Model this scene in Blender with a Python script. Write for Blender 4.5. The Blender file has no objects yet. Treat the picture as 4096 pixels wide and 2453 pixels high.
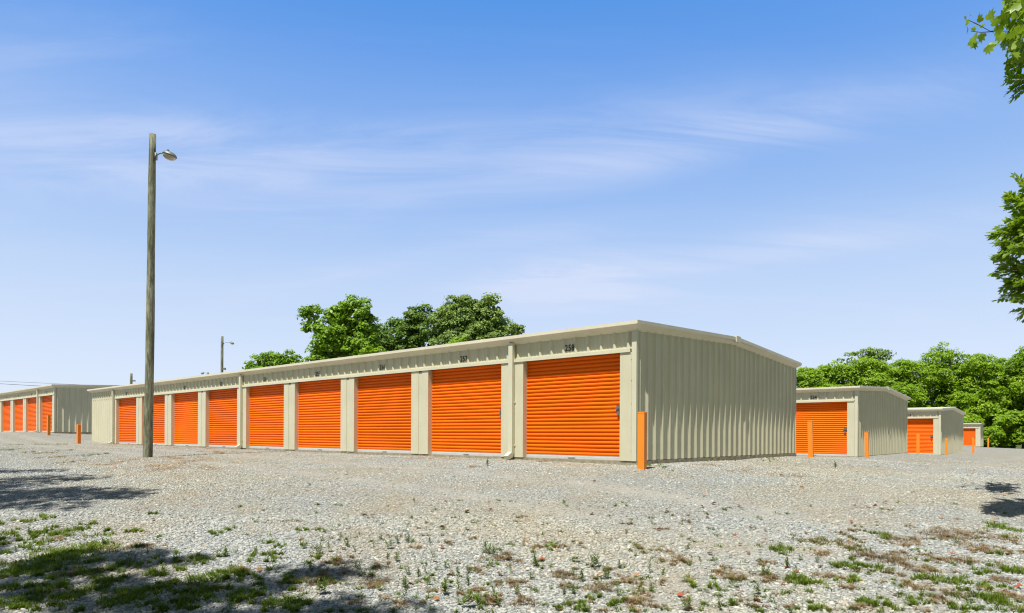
import bpy, math, random
import numpy as np
from mathutils import Vector, Matrix
R = math.radians
rng = np.random.default_rng(7); random.seed(7)
scene = bpy.context.scene
COL = scene.collection
# ------------------------------------------------------------------ camera (photo solved: 23 mm lens, shifted up)
F = 2635.9; CX = 2048.0; Y0 = 1742.0; ROLL = 0.0051; CAMZ = 0.485
TH = 0.7176
cam_d = bpy.data.cameras.new('camera'); cam = bpy.data.objects.new('camera', cam_d); COL.objects.link(cam)
cam_d.sensor_width = 36; cam_d.lens = F/4096*36; cam_d.shift_y = (Y0-1226.5)/4096
cam_d.clip_start = .1; cam_d.clip_end = 5000
cam.matrix_world = Matrix.Translation((0, 0, CAMZ)) @ Matrix.Rotation(R(90), 4, 'X') @ Matrix.Rotation(ROLL, 4, 'Z')
scene.camera = cam
scene.cycles.filter_width = 1.15
SUN_AZ = 32.4; SUN_EL = 65.0

# ------------------------------------------------------------------ helpers
def tag(o, label=None, cat=None, group=None, kind=None):
    if label: o['label'] = label
    if cat: o['category'] = cat
    if group: o['group'] = group
    if kind: o['kind'] = kind
    return o
def empty(name, loc, rz=0.0):
    o = bpy.data.objects.new(name, None); COL.objects.link(o); o.empty_display_size = .3
    o.location = loc; o.rotation_euler = (0, 0, rz); return o
def link(name, me, mat, parent=None):
    o = bpy.data.objects.new(name, me); COL.objects.link(o)
    if mat is not None and not me.materials: me.materials.append(mat)
    if parent: o.parent = parent
    return o
def np_mesh(name, V, Fa, mat=None, smooth=False):
    V = np.asarray(V, np.float32); Fa = np.asarray(Fa, np.int32); k = Fa.shape[1]
    me = bpy.data.meshes.new(name)
    me.vertices.add(len(V)); me.vertices.foreach_set('co', V.ravel())
    me.loops.add(Fa.size); me.loops.foreach_set('vertex_index', Fa.ravel())
    me.polygons.add(len(Fa)); me.polygons.foreach_set('loop_start', np.arange(0, Fa.size, k, dtype=np.int32))
    if smooth: me.polygons.foreach_set('use_smooth', np.ones(len(Fa), bool))
    me.update(); me.validate()
    if mat: me.materials.append(mat)
    return me
class MB:
    def __init__(s): s.v = []; s.f = []
    def poly(s, pts, faces):
        b = len(s.v); s.v += [tuple(p) for p in pts]; s.f += [tuple(b+i for i in f) for f in faces]
    def box(s, x0, x1, y0, y1, z0, z1):
        s.poly([(x0,y0,z0),(x1,y0,z0),(x1,y1,z0),(x0,y1,z0),(x0,y0,z1),(x1,y0,z1),(x1,y1,z1),(x0,y1,z1)],
               [(0,3,2,1),(4,5,6,7),(0,1,5,4),(1,2,6,5),(2,3,7,6),(3,0,4,7)])
    def loft(s, secs, closed=True, caps=True):
        n = len(secs[0]); b = len(s.v)
        for sec in secs: s.v += [tuple(p) for p in sec]
        m = n if closed else n-1
        for i in range(len(secs)-1):
            for j in range(m):
                s.f.append((b+i*n+j, b+i*n+(j+1) % n, b+(i+1)*n+(j+1) % n, b+(i+1)*n+j))
        if caps and closed:
            s.f.append(tuple(b+j for j in range(n))[::-1]); s.f.append(tuple(b+(len(secs)-1)*n+j for j in range(n)))
    def tube(s, path, radii, n=10):
        path = [Vector(p) for p in path]; secs = []
        for i, p in enumerate(path):
            d = (path[min(i+1, len(path)-1)]-path[max(i-1, 0)]).normalized()
            a = d.cross(Vector((0, 0, 1)))
            if a.length < .05: a = d.cross(Vector((0, 1, 0)))
            a.normalize(); c = d.cross(a)
            r = radii[i] if hasattr(radii, '__len__') else radii
            secs.append([p+a*(r*math.cos(t))+c*(r*math.sin(t)) for t in [2*math.pi*k/n for k in range(n)]])
        s.loft(secs)
    def mesh(s, name, mat, smooth=False):
        me = bpy.data.meshes.new(name); me.from_pydata(s.v, [], s.f); me.update()
        import bmesh
        bm = bmesh.new(); bm.from_mesh(me); bmesh.ops.recalc_face_normals(bm, faces=bm.faces); bm.to_mesh(me); bm.free()
        if smooth: me.polygons.foreach_set('use_smooth', [True]*len(me.polygons))
        me.materials.append(mat); return me
    def build(s, name, mat, parent=None, smooth=False):
        return link(name, s.mesh(name, mat, smooth), mat, parent)

# ------------------------------------------------------------------ materials
class NT:
    def __init__(s, name):
        s.m = bpy.data.materials.new(name); s.m.use_nodes = True; s.t = s.m.node_tree; s.n = s.t.nodes; s.l = s.t.links
        s.b = s.n['Principled BSDF']; s.out = s.n['Material Output']
    def N(s, t, **k):
        n = s.n.new(t)
        for a, v in k.items():
            if a.startswith('_'): n.inputs[a[1:].replace('_', ' ')].default_value = v
            else: setattr(n, a, v)
        return n
    def L(s, a, b): s.l.new(a, b)
    def noise(s, vec, scale, detail=4, rough=.55):
        n = s.N('ShaderNodeTexNoise'); n.inputs['Scale'].default_value = scale; n.inputs['Detail'].default_value = detail
        n.inputs['Roughness'].default_value = rough; s.L(vec, n.inputs['Vector']); return n.outputs['Fac']
    def ramp(s, fac, stops):
        n = s.N('ShaderNodeValToRGB'); e = n.color_ramp.elements
        while len(e) < len(stops): e.new(.5)
        for i, (p, c) in enumerate(stops): e[i].position = p; e[i].color = (*c, 1) if len(c) == 3 else c
        s.L(fac, n.inputs['Fac']); return n.outputs['Color']
    def mix(s, fac, a, b, mode='MIX'):
        n = s.N('ShaderNodeMix', data_type='RGBA', blend_type=mode)
        for v, i in ((fac, 0), (a, 6), (b, 7)):
            if isinstance(v, (int, float)): n.inputs[i].default_value = v
            elif isinstance(v, tuple): n.inputs[i].default_value = (*v, 1)
            else: s.L(v, n.inputs[i])
        return n.outputs[2]
    def bump(s, h, strength=.3, dist=.01):
        n = s.N('ShaderNodeBump'); n.inputs['Strength'].default_value = strength; n.inputs['Distance'].default_value = dist
        s.L(h, n.inputs['Height']); s.L(n.outputs['Normal'], s.b.inputs['Normal'])
    def coord(s, which='Object'): return s.N('ShaderNodeTexCoord').outputs[which]
    def mapped(s, vec, scale):
        n = s.N('ShaderNodeMapping'); n.inputs['Scale'].default_value = scale; s.L(vec, n.inputs['Vector']); return n.outputs['Vector']

def paint(name, col, dirt, rough=.45, metallic=0.0, amount=.35, streak=(3, 3, .5), spec=.4):
    k = NT(name); v = k.coord(); n1 = k.noise(k.mapped(v, streak), 3, 5, .6); n2 = k.noise(v, .9, 4)
    f = k.ramp(n1, [(.35, (0, 0, 0)), (.8, (1, 1, 1))]); c = k.mix(amount, col, dirt); c = k.mix(f, col, c)
    f2 = k.ramp(n2, [(.3, (.93,)*3), (.7, (1.04,)*3)]); c = k.mix(1.0, c, f2, 'MULTIPLY')
    k.L(c, k.b.inputs['Base Color']); k.b.inputs['Roughness'].default_value = rough; k.b.inputs['Metallic'].default_value = metallic
    k.b.inputs['Specular IOR Level'].default_value = spec
    k.bump(k.noise(v, 2.2, 3), .12, .02)
    return k.m
M = {}
M['panel'] = paint('painted_steel_stone', (.61, .59, .435), (.48, .455, .32), .42)
M['trim'] = paint('painted_steel_trim', (.62, .61, .46), (.51, .49, .37), .4, amount=.3)
M['roof'] = paint('galvanised_roof', (.55, .56, .55), (.42, .42, .40), .45)
M['gutter'] = paint('gutter_paint', (.68, .65, .52), (.58, .52, .38), .4, amount=.35)
M['door'] = paint('orange_curtain', (.93, .165, .002), (.80, .125, .002), .48, amount=.5, streak=(.4, 1, 6), spec=.15)
def vary(m, lo, hi):
    t = m.node_tree; b = t.nodes['Principled BSDF']; src = b.inputs['Base Color'].links[0].from_socket
    oi = t.nodes.new('ShaderNodeObjectInfo'); mr = t.nodes.new('ShaderNodeMapRange'); mr.inputs[3].default_value = lo; mr.inputs[4].default_value = hi
    hs = t.nodes.new('ShaderNodeHueSaturation'); t.links.new(oi.outputs['Random'], mr.inputs[0]); t.links.new(mr.outputs[0], hs.inputs['Value']); t.links.new(src, hs.inputs['Color']); t.links.new(hs.outputs[0], b.inputs['Base Color'])
vary(M['door'], .90, 1.04)
M['bollard'] = paint('orange_bollard_paint', (.88, .27, .022), (.70, .17, .014), .5, amount=.4)
M['alu'] = paint('aluminium_bar', (.66, .67, .66), (.5, .5, .48), .38, metallic=.35)
M['steel'] = paint('zinc_hardware', (.32, .31, .29), (.16, .10, .07), .4, metallic=.7)
M['rust'] = paint('rusty_bolt', (.20, .07, .04), (.1, .04, .03), .7)
M['black'] = paint('black_vinyl', (.012, .012, .012), (.02, .02, .02), .5)
M['dark'] = paint('interior_dark', (.08, .08, .07), (.05, .05, .05), .8)
M['wire'] = paint('cable', (.03, .03, .03), (.02, .02, .02), .6)
M['lamp'] = paint('lamp_housing', (.20, .22, .20), (.12, .13, .11), .5, metallic=.3)
def m_lens():
    k = NT('prismatic_lens'); v = k.coord(); w = k.N('ShaderNodeTexWave'); w.inputs['Scale'].default_value = 14
    k.L(v, w.inputs['Vector']); c = k.ramp(w.outputs['Fac'], [(0, (.30, .27, .20)), (1, (.55, .52, .44))])
    k.L(c, k.b.inputs['Base Color']); k.b.inputs['Roughness'].default_value = .25; return k.m
M['lens'] = m_lens()
def m_concrete():
    k = NT('foundation_concrete'); v = k.coord()
    c = k.ramp(k.noise(v, 7, 8, .7), [(.3, (.16, .14, .09)), (.5, (.30, .27, .19)), (.7, (.42, .39, .30))])
    k.L(c, k.b.inputs['Base Color']); k.b.inputs['Roughness'].default_value = .9; k.bump(k.noise(v, 30, 6, .7), .7, .02); return k.m
M['concrete'] = m_concrete()
def m_polewood(dk=1.0):
    k = NT('weathered_pole_wood'); v = k.coord()
    g = k.noise(k.mapped(v, (14, 14, .8)), 2, 6, .65)
    c = k.ramp(g, [(.28, (.085*dk, .088*dk, .052*dk)), (.5, (.185*dk, .19*dk, .115*dk)), (.72, (.29*dk, .30*dk, .20*dk))])
    p = k.ramp(k.noise(k.mapped(v, (4, 4, 1.0)), 1.3, 6, .75), [(.47, (0, 0, 0)), (.66, (1, 1, 1))])
    c = k.mix(k.mix(1.0, p, (.65, .65, .65), 'MULTIPLY'), c, (.46, .47, .37))
    p2 = k.ramp(k.noise(k.mapped(v, (6, 6, 1.0)), 2.1, 5, .7), [(.48, (0, 0, 0)), (.62, (1, 1, 1))])
    c = k.mix(k.mix(1.0, p2, (.8, .8, .8), 'MULTIPLY'), c, (.055, .065, .03))
    k.L(c, k.b.inputs['Base Color']); k.b.inputs['Roughness'].default_value = .9; k.bump(g, .6, .02); return k.m
M['pole'] = m_polewood()
def m_bark():
    k = NT('bark'); v = k.coord(); g = k.noise(k.mapped(v, (9, 9, 1.5)), 2.5, 6, .7)
    c = k.ramp(g, [(.3, (.05, .04, .03)), (.7, (.19, .16, .12))]); k.L(c, k.b.inputs['Base Color'])
    k.b.inputs['Roughness'].default_value = .9; k.bump(g, .8, .03); return k.m
M['bark'] = m_bark()
def m_leaf(name, a, b, transl=.35, rough=.5, nscale=.5, tcol=None, edge=None):
    k = NT(name); v = k.coord(); g = k.N('ShaderNodeNewGeometry')
    c = k.mix(g.outputs['Random Per Island'], a, b)
    f = k.ramp(k.noise(v, nscale, 3), [(.3, (.74, .78, .8)), (.7, (1.22, 1.14, 1.0))]); c = k.mix(1.0, c, f, 'MULTIPLY')
    k.L(c, k.b.inputs['Base Color']); k.b.inputs['Roughness'].default_value = rough; k.b.inputs['Specular IOR Level'].default_value = .35
    t = k.N('ShaderNodeBsdfTranslucent'); tc = k.mix(1.0, c, (1.35, 1.3, .5), 'MULTIPLY'); k.L(tc, t.inputs['Color'])
    m = k.N('ShaderNodeMixShader'); m.inputs[0].default_value = transl
    k.L(k.b.outputs[0], m.inputs[1]); k.L(t.outputs[0], m.inputs[2]); k.L(m.outputs[0], k.out.inputs['Surface']); return k.m
M['leaf_bright'] = m_leaf('foliage_yellow_green', (0.149, 0.287, 0.006), (0.251, 0.413, 0.011), .33, nscale=.35)
M['leaf_mid'] = m_leaf('foliage_mid_green', (0.109, 0.240, 0.010), (0.246, 0.416, 0.023), .32)
M['leaf_dark'] = m_leaf('foliage_dark_green', (0.063, 0.150, 0.018), (0.158, 0.270, 0.036), .3)
M['leaf_grey'] = m_leaf('foliage_grey_green', (0.112, 0.206, 0.037), (0.236, 0.350, 0.081), .28)
M['leaf_near'] = m_leaf('foliage_near', (0.118, 0.217, 0.018), (0.252, 0.390, 0.030), .4, .4)
M['grass'] = m_leaf('grass_blades', (.12, .15, .02), (.17, .29, .022), .35, .6, 1.5)
M['weed'] = m_leaf('weed_green', (0.080, 0.145, 0.017), (0.170, 0.246, 0.025), .3, .6, 1.5)
M['olive'] = m_leaf('olive_grass', (.14, .13, .04), (.24, .22, .08), .25, .7, 1.5)
M['dead'] = m_leaf('dead_grass', (.20, .14, .08), (.35, .27, .16), .2, .8, 1.5)
M['straw'] = m_leaf('pine_straw', (.28, .15, .06), (.42, .27, .13), .2, .8, 1.5)
M['fl_orange'] = m_leaf('fallen_orange', (.48, .21, .07), (.48, .21, .07), .15, .6, 4)
M['fl_red'] = m_leaf('fallen_red', (.34, .10, .05), (.34, .10, .05), .15, .6, 4)
M['fl_brown'] = m_leaf('fallen_brown', (.20, .10, .055), (.20, .10, .055), .15, .6, 4)

# ------------------------------------------------------------------ ground height (relative to the main slab = 0)
ctrl = [  # x, y, z relative to the camera
 (0,5,-1.36),(-4,5,-1.36),(4,5,-1.36),(-9,5,-1.33),(9,5,-1.34),(0,8,-1.07),(-5.5,9,-.93),(5.5,9,-1.03),
 (2.36,11.9,-.585),(0,-4,-1.75),(-15,-4,-1.6),(15,-4,-1.6),(1.2,13.2,-.56),(-3,17,-.545),(-8,21.5,-.53),(-14,26.9,-.51),(-19.5,31.2,-.50),
 (8.4,19.3,-.575),(8.6,18.3,-.585),(5.6,15.5,-.59),(-9.55,17.3,-.625),(-19,29.3,-.46),(-24,34.5,-.11),(-26,36.5,.0),(-35,44,.0),(-30,30,.02),
 (-18,21,-.45),(-20,14,-.65),(-12,12,-.80),(13.0,24.7,-.745),(11.2,24.4,-.80),(19,31.8,-.74),(19.3,31.4,-.80),(24.5,37.6,-1.0),(24,36.3,-1.04),
 (30.5,44.6,-.96),(29.8,42.5,-.99),(47.7,66,-1.03),(52,75,-1.02),(46,50,-1.15),(60,75,-1.4),(66,85,-1.6),(9,13,-.80),(13,17,-.86),(20,25,-1.0),(28,33,-1.1),
 (0,45,-.6),(0,90,-.8),(-60,60,.1),(-60,20,.1),(60,20,-1.5),(100,60,-2),(-20,90,-.3),(60,130,-1.8),(0,180,-1),(-100,130,0),(140,140,-2),(0,-60,-2),(80,-40,-2),(-80,-40,-1.5)]
_P = np.array(ctrl, float); _P[:, 2] += CAMZ
def _U(r2): return np.where(r2 > 0, r2*np.log(r2+1e-12), 0)*.5
def _fit():
    n = len(_P); d2 = ((_P[:, None, :2]-_P[None, :, :2])**2).sum(-1)
    K = _U(d2)+np.eye(n)*1.5; Q = np.c_[np.ones(n), _P[:, :2]]
    A = np.zeros((n+3, n+3)); A[:n, :n] = K; A[:n, n:] = Q; A[n:, :n] = Q.T
    return np.linalg.solve(A, np.r_[_P[:, 2], 0, 0, 0])
_W = _fit()
def gh(x, y, detail=True):
    x = np.asarray(x, float); y = np.asarray(y, float); sh = x.shape; x = x.ravel(); y = y.ravel()
    r = np.sqrt(x*x+y*y)+1e-9; k = np.minimum(1, 170/r); xs, ys = x*k, y*k
    out = np.empty(len(x))
    for i in range(0, len(x), 20000):
        s = slice(i, i+20000)
        d2 = (xs[s, None]-_P[None, :, 0])**2+(ys[s, None]-_P[None, :, 1])**2
        out[s] = _U(d2)@_W[:-3]+_W[-3]+_W[-2]*xs[s]+_W[-1]*ys[s]
    if detail:
        out += .012*np.sin(x*1.1+1.3*np.sin(y*.7))*np.sin(y*1.3+.8*np.sin(x*.9))*np.clip(1-r/60, 0, 1)
        out += .006*np.sin(x*3.1+y*1.7)*np.sin(y*3.7-x*2.1)*np.clip(1-r/30, 0, 1)
    return out.reshape(sh)
def pix(px, py):
    """point of the ground seen at photo pixel"""
    c, s = math.cos(-ROLL), math.sin(-ROLL); dx, dy = px-CX, py-Y0
    ax = (c*dx-s*dy)/F; az = -(s*dx+c*dy)/F
    t = np.concatenate([np.arange(3, 30, .03), np.arange(30, 120, .2)])
    h = gh(ax*t, t)-(CAMZ+az*t); i = int(np.argmax(h > 0)) if (h > 0).any() else len(t)-1
    return float(ax*t[i]), float(t[i]), float(gh(np.array([ax*t[i]]), np.array([t[i]]))[0])

def lane(x, y):
    u = (x-2.3604)*math.cos(TH)-(y-12.5383)*math.sin(TH); w = -((x-2.3604)*math.sin(TH)+(y-12.5383)*math.cos(TH))
    w = w+.25*np.sin(u*.35)
    a = np.exp(-((w-2.5)/.35)**2)+np.exp(-((w-4.2)/.35)**2)
    b = np.exp(-((u-3.8+.2*np.sin(w*.5))/.35)**2)+np.exp(-((u-5.5+.2*np.sin(w*.5))/.35)**2)
    return np.clip(a*(u < 5)+b*.8, 0, 1)
def ground():
    # polar sheet round the photographer, fine nearby, out past the horizon
    rr = np.concatenate([[0.0, 1.0, 2.0, 3.0], np.arange(3.5, 24, .12), np.geomspace(24.2, 140, 110), np.geomspace(150, 3000, 24)])
    aa = []
    a = 0.0
    fr = np.arange(-48, 48, .5); bk = np.arange(48, 312, 4.0); aa = np.radians(np.concatenate([fr, bk]))
    RR, AA = np.meshgrid(rr, aa, indexing='ij'); X = RR*np.sin(AA); Y = RR*np.cos(AA)
    Z = gh(X, Y); n, m = X.shape
    V = np.c_[X.ravel(), Y.ravel(), Z.ravel()]
    i, j = np.meshgrid(np.arange(n-1), np.arange(m), indexing='ij'); i = i.ravel(); j = j.ravel(); j2 = (j+1) % m
    Fa = np.c_[i*m+j, (i+1)*m+j, (i+1)*m+j2, i*m+j2]
    me_l = lane(X.ravel(), Y.ravel())
    k = NT('gravel_ground'); v = k.coord('Object')
    def vor(scale):
        n_ = k.N('ShaderNodeTexVoronoi'); n_.inputs['Scale'].default_value = scale; k.L(v, n_.inputs['Vector']); return n_
    v1 = vor(34); v2 = vor(75)
    st = k.ramp(v1.outputs['Color'], [(0, (0.157, 0.162, 0.153)), (.35, (0.326, 0.339, 0.327)), (.8, (0.405, 0.417, 0.392)), (1, (0.507, 0.517, 0.492))])
    st2 = k.ramp(v2.outputs['Color'], [(0, (0.146, 0.149, 0.133)), (.5, (0.350, 0.361, 0.338)), (1, (0.482, 0.485, 0.451))])
    c = k.mix(.45, st, st2)
    gap = k.ramp(v1.outputs['Distance'], [(.0, (1, 1, 1)), (.42, (.92, .92, .92)), (.75, (.5, .48, .45))])
    c = k.mix(1.0, c, gap, 'MULTIPLY')
    big = k.ramp(k.noise(v, .22, 5, .6), [(.42, (0, 0, 0)), (.60, (1, 1, 1))])
    c = k.mix(k.mix(1.0, big, (.75,)*3, 'MULTIPLY'), c, k.mix(1.0, c, (1.10, 1.02, .88), 'MULTIPLY'))
    fine = k.ramp(k.noise(v, .9, 8, .72), [(.49, (0, 0, 0)), (.68, (1, 1, 1))])
    c = k.mix(k.mix(1.0, fine, (.55,)*3, 'MULTIPLY'), c, (0.31, 0.255, 0.175))
    lit = k.ramp(k.noise(v, 5.5, 8, .75), [(.60, (0, 0, 0)), (.72, (1, 1, 1))])
    c = k.mix(k.mix(1.0, lit, (.45,)*3, 'MULTIPLY'), c, (.15, .12, .085))
    at = k.N('ShaderNodeAttribute'); at.attribute_name = 'wheel_lane'
    tr_ = k.mix(.5, c, (.43, .415, .36)); c = k.mix(k.mix(1.0, at.outputs['Color'], k.ramp(k.noise(v, 1.6, 5, .65), [(.35, (.15,)*3), (.65, (1,)*3)]), 'MULTIPLY'), c, tr_)
    # beyond the yard: rough grass and undergrowth
    ln = k.N('ShaderNodeVectorMath', operation='LENGTH'); k.L(v, ln.inputs[0]); mr = k.N('ShaderNodeMapRange'); mr.inputs[1].default_value = 92; mr.inputs[2].default_value = 98; k.L(ln.outputs['Value'], mr.inputs[0])
    c = k.mix(mr.outputs[0], c, k.ramp(k.noise(v, .3, 6, .7), [(.35, (.03, .05, .012)), (.65, (.09, .13, .03))]))
    k.L(c, k.b.inputs['Base Color']); k.b.inputs['Roughness'].default_value = .95; k.b.inputs['Specular IOR Level'].default_value = .2
    hh = k.mix(.5, v1.outputs['Distance'], v2.outputs['Distance']); k.bump(hh, .8, -.03)
    me = np_mesh('ground', V, Fa, k.m, True); A_ = me.attributes.new('wheel_lane', 'FLOAT', 'POINT'); A_.data.foreach_set('value', me_l.astype(np.float32))
    g = link('ground', me, None); tag(g, kind='structure')
ground()

def stones(n_target, seed, dmin, dmax, smin, smax, sink, cover):
    r = np.random.default_rng(seed)
    # uniform over the fan in front of the camera (a little wider than the view)
    d = np.sqrt(r.uniform(dmin**2, dmax**2, n_target)); t = r.uniform(-.92, .92, n_target)
    x = d*t; y = d
    # keep clear of the buildings
    u = (x-2.3604)*math.cos(TH)-(y-12.5383)*math.sin(TH); w = (x-2.3604)*math.sin(TH)+(y-12.5383)*math.cos(TH)
    keep = ~((u < .03) & (w > -.01) & (w < 9.3))
    u2 = (x-13.03)*math.cos(TH)-(y-24.85)*math.sin(TH); w2 = (x-13.03)*math.sin(TH)+(y-24.85)*math.cos(TH)
    keep &= ~((u2 < 0) & (w2 > 0))
    # bare fines show through where traffic packed the gravel
    pat = np.sin(x*.55+1.1*np.sin(y*.6))*np.sin(y*.8-x*.25)
    keep &= r.uniform(0, 1, n_target) < np.clip(cover-.25*np.clip(pat, 0, 1)-.6*lane(x, y), 0, 1)
    x, y = x[keep], y[keep]; n = len(x)
    base = np.array([(a, b, c) for a in (-1, 1) for b in (-1, 1) for c in (-1, 1)], float)*.5
    V = base[None]*(1+r.uniform(-.45, .35, (n, 8, 3)))
    top = base[:, 2] > 0; V[:, top, :2] *= r.uniform(.55, .95, (n, 1, 1))
    s = r.uniform(0, 1, n)**2.6*(smax-smin)+smin
    sc = np.c_[s*r.uniform(.8, 1.35, n), s*r.uniform(.6, 1.0, n), s*r.uniform(.26, .5, n)]
    V *= sc[:, None]
    a = r.uniform(0, 6.28, n); b = r.normal(0, .2, n); c2 = r.normal(0, .2, n)
    def rot(V, i, j, a):
        ca, sa = np.cos(a)[:, None], np.sin(a)[:, None]; A, B = V[..., i].copy(), V[..., j].copy()
        V[..., i] = ca*A-sa*B; V[..., j] = sa*A+ca*B
    rot(V, 0, 1, r.uniform(0, 6.28, n)); rot(V, 1, 2, b); rot(V, 0, 2, c2); rot(V, 0, 1, a)
    z = gh(x, y)+sc[:, 2]*sink
    V += np.c_[x, y, z][:, None]
    q = np.array([(0,1,3,2),(4,6,7,5),(0,4,5,1),(2,3,7,6),(0,2,6,4),(1,5,7,3)])
    Fa = (np.arange(n)[:, None, None]*8+q[None]).reshape(-1, 4)
    return V.reshape(-1, 3), Fa
def gravel():
    A = [stones(150000, 1, 4.2, 8.3, .010, .038, .2, .98), stones(125000, 2, 8.3, 14, .013, .036, .18, .9),
         stones(45000, 3, 14, 19, .018, .038, .12, .8), stones(22000, 5, 19, 25, .024, .045, .1, .6), stones(12000, 6, 25, 33, .026, .05, .1, .4), stones(260, 4, 4.3, 16, .045, .07, .05, .9)]
    Vs, Fs, o = [], [], 0
    for V, Fa in A: Vs.append(V); Fs.append(Fa+o); o += len(V)
    k = NT('gravel_stone'); g = k.N('ShaderNodeNewGeometry'); v = k.coord()
    c = k.ramp(g.outputs['Random Per Island'], [(0, (0.158, 0.169, 0.167)), (.10, (0.266, 0.288, 0.286)), (.35, (0.345, 0.368, 0.360)), (.75, (0.412, 0.431, 0.413)), (.93, (0.473, 0.468, 0.419)), (.975, (0.606, 0.612, 0.599)), (1, (0.400, 0.288, 0.200))])
    big = k.ramp(k.noise(v, .22, 5, .6), [(.42, (0, 0, 0)), (.60, (1, 1, 1))])
    c = k.mix(big, c, k.mix(1.0, c, (1.09, 1.02, .89), 'MULTIPLY'))
    dirt = k.ramp(k.noise(v, .9, 8, .72), [(.49, (0, 0, 0)), (.68, (1, 1, 1))])
    c = k.mix(k.mix(1.0, dirt, (.5,)*3, 'MULTIPLY'), c, (0.32, 0.26, 0.175))
    c = k.mix(1.0, c, k.ramp(k.noise(v, 60, 4, .7), [(.3, (.85,)*3), (.7, (1.1,)*3)]), 'MULTIPLY')
    k.L(c, k.b.inputs['Base Color']); k.b.inputs['Roughness'].default_value = .9; k.b.inputs['Specular IOR Level'].default_value = .25
    k.bump(k.noise(v, 140, 4, .6), .35, .004)
    o = link('gravel', np_mesh('gravel', np.concatenate(Vs), np.concatenate(Fs), k.m), None)
    tag(o, 'loose pale grey crushed stone spread over the yard', 'gravel', kind='stuff')
gravel()

# ------------------------------------------------------------------ storage buildings
HW, HD, A0, P0, W0, REC = 2.52, 2.10, .3625, 3.0988, 2.4559, .135
DEP = 9.14; OVF = .15; OVS = .108; EZ = 2.665; RZ = 2.885
def rib_profile(length, pitch=.3047, start=.10):
    """(along, out) pairs of a ribbed wall sheet: one major rib per foot, two faint ones between"""
    p = [(0, 0)]; x = start
    while x < length-.07:
        p += [(x-.038, 0), (x-.019, .034), (x+.014, .034), (x+.036, 0)]
        for m in (.11, .195):
            if x+m+.02 < length: p += [(x+m-.016, 0), (x+m-.007, .0045), (x+m+.007, .0045), (x+m+.016, 0)]
        x += pitch
    p.append((length, 0)); return p
def door_mesh(w):
    key = ('door', round(w, 3))
    if key in CACHE: return CACHE[key]
    pts = []; z = .075; pitch = .0785; prof = [(0, .004), (.07, -.004), (.18, -.014), (.36, -.021), (.56, -.021), (.74, -.014), (.86, -.003), (.91, .012), (.96, .013)]
    while z < 2.3:
        for t, o in prof: pts.append((o, z+t*pitch))
        z += pitch
    V = []; Fq = []
    for x in (0.0, -w):
        for o, zz in pts: V.append((x, REC+.018+o, zz))
    n = len(pts)
    for i in range(n-1): Fq.append((i, i+1, n+i+1, n+i))
    me = np_mesh('door', np.array(V), np.array(Fq), M['door'], True)
    CACHE[key] = me; return me
CACHE = {}
def cached(key, fn):
    if key not in CACHE: CACHE[key] = fn()
    return CACHE[key]
def bar_mesh(w):
    def f():
        m = MB(); m.box(-w+.004, -.004, REC-.015, REC+.03, .004, .05); m.box(-w+.004, -.004, REC-.003, REC+.02, .05, .078); return m.mesh('bottom_bar', M['alu'])
    return cached(('bar', w), f)
def pull_mesh(w):
    def f():
        m = MB(); c = -w*.5; m.box(c-.09, c+.09, REC-.022, REC-.0155, .022, .034)
        m.tube([(c-.06, REC-.02, .028), (c-.055, REC-.05, .03), (c+.055, REC-.05, .03), (c+.06, REC-.02, .028)], .006, 6); return m.mesh('pull_handle', M['steel'])
    return cached(('pull', w), f)
def latch_mesh():
    def f():
        m = MB(); m.box(-.155, -.02, REC-.012, REC-.006, .985, 1.085); m.box(-.17, -.0, REC-.03, REC-.0125, 1.018, 1.048)
        m.tube([(-.10, REC-.03, 1.03), (-.10, REC-.05, 1.03)], .016, 8)
        m.tube([(-.11, REC-.035, 1.0), (-.115, REC-.035, .955), (-.085, REC-.035, .955), (-.09, REC-.035, 1.0)], .006, 6); m.box(-.13, -.07, REC-.045, REC-.02, .90, .957)
        m.box(-.15, -.03, REC-.016, REC-.0125, 1.06, 1.072); return m.mesh('latch', M['steel'])
    return cached('latch', f)
def pier_mesh(w):
    def f():
        m = MB(); d = REC+.06
        if w < .3: m.box(-w, 0, 0, d, .006, HD-.006)
        else:
            a, b = w*.37, w*.56
            m.box(-a, 0, 0, d, .006, HD-.006); m.box(-w, -b, 0, d, .006, HD-.006); m.box(-b+.001, -a-.001, .009, d-.01, .006, HD-.04)
            m.box(-b+.001, -a-.001, .05, d-.01, HD-.04, HD-.006)
        return m.mesh('door_pier', M['panel'])
    return cached(('pier', round(w, 3)), f)
def text_mesh(txt, h):
    def f():
        c = bpy.data.curves.new('unit_number', 'FONT'); c.body = txt; c.size = h/.73; c.align_x = 'CENTER'; c.extrude = .0012; c.offset = .0025; c.space_character = 1.1
        o = bpy.data.objects.new('unit_number', c); COL.objects.link(o); dg = bpy.context.evaluated_depsgraph_get()
        me = bpy.data.meshes.new_from_object(o.evaluated_get(dg)); bpy.data.objects.remove(o); me.materials.clear(); me.materials.append(M['black'])
        co = np.empty(len(me.vertices)*3); me.vertices.foreach_get('co', co); co = co.reshape(-1, 3); co[:, 0] *= .80
        out = np.c_[co[:, 0], -co[:, 2], co[:, 1]]; me.vertices.foreach_set('co', out.ravel()); me.update(); return me
    return cached(('txt', txt), f)
def wall_sheet(parent, name, x0, x1, z0, z1, y, mat='panel', start=.10, pitch=.3047):
    """front-facing ribbed sheet between x1 (left, more negative) and x0, ribs towards -y"""
    L = x0-x1; V = []; pr = rib_profile(L, pitch, start)
    for s, o in pr: V += [(x0-s, y-o, z0), (x0-s, y-o, z1)]
    Fq = [(2*i, 2*i+1, 2*i+3, 2*i+2) for i in range(len(pr)-1)]
    return link(name, np_mesh(name, np.array(V), np.array(Fq)[:, ::-1], M[mat]), None, parent)
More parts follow.
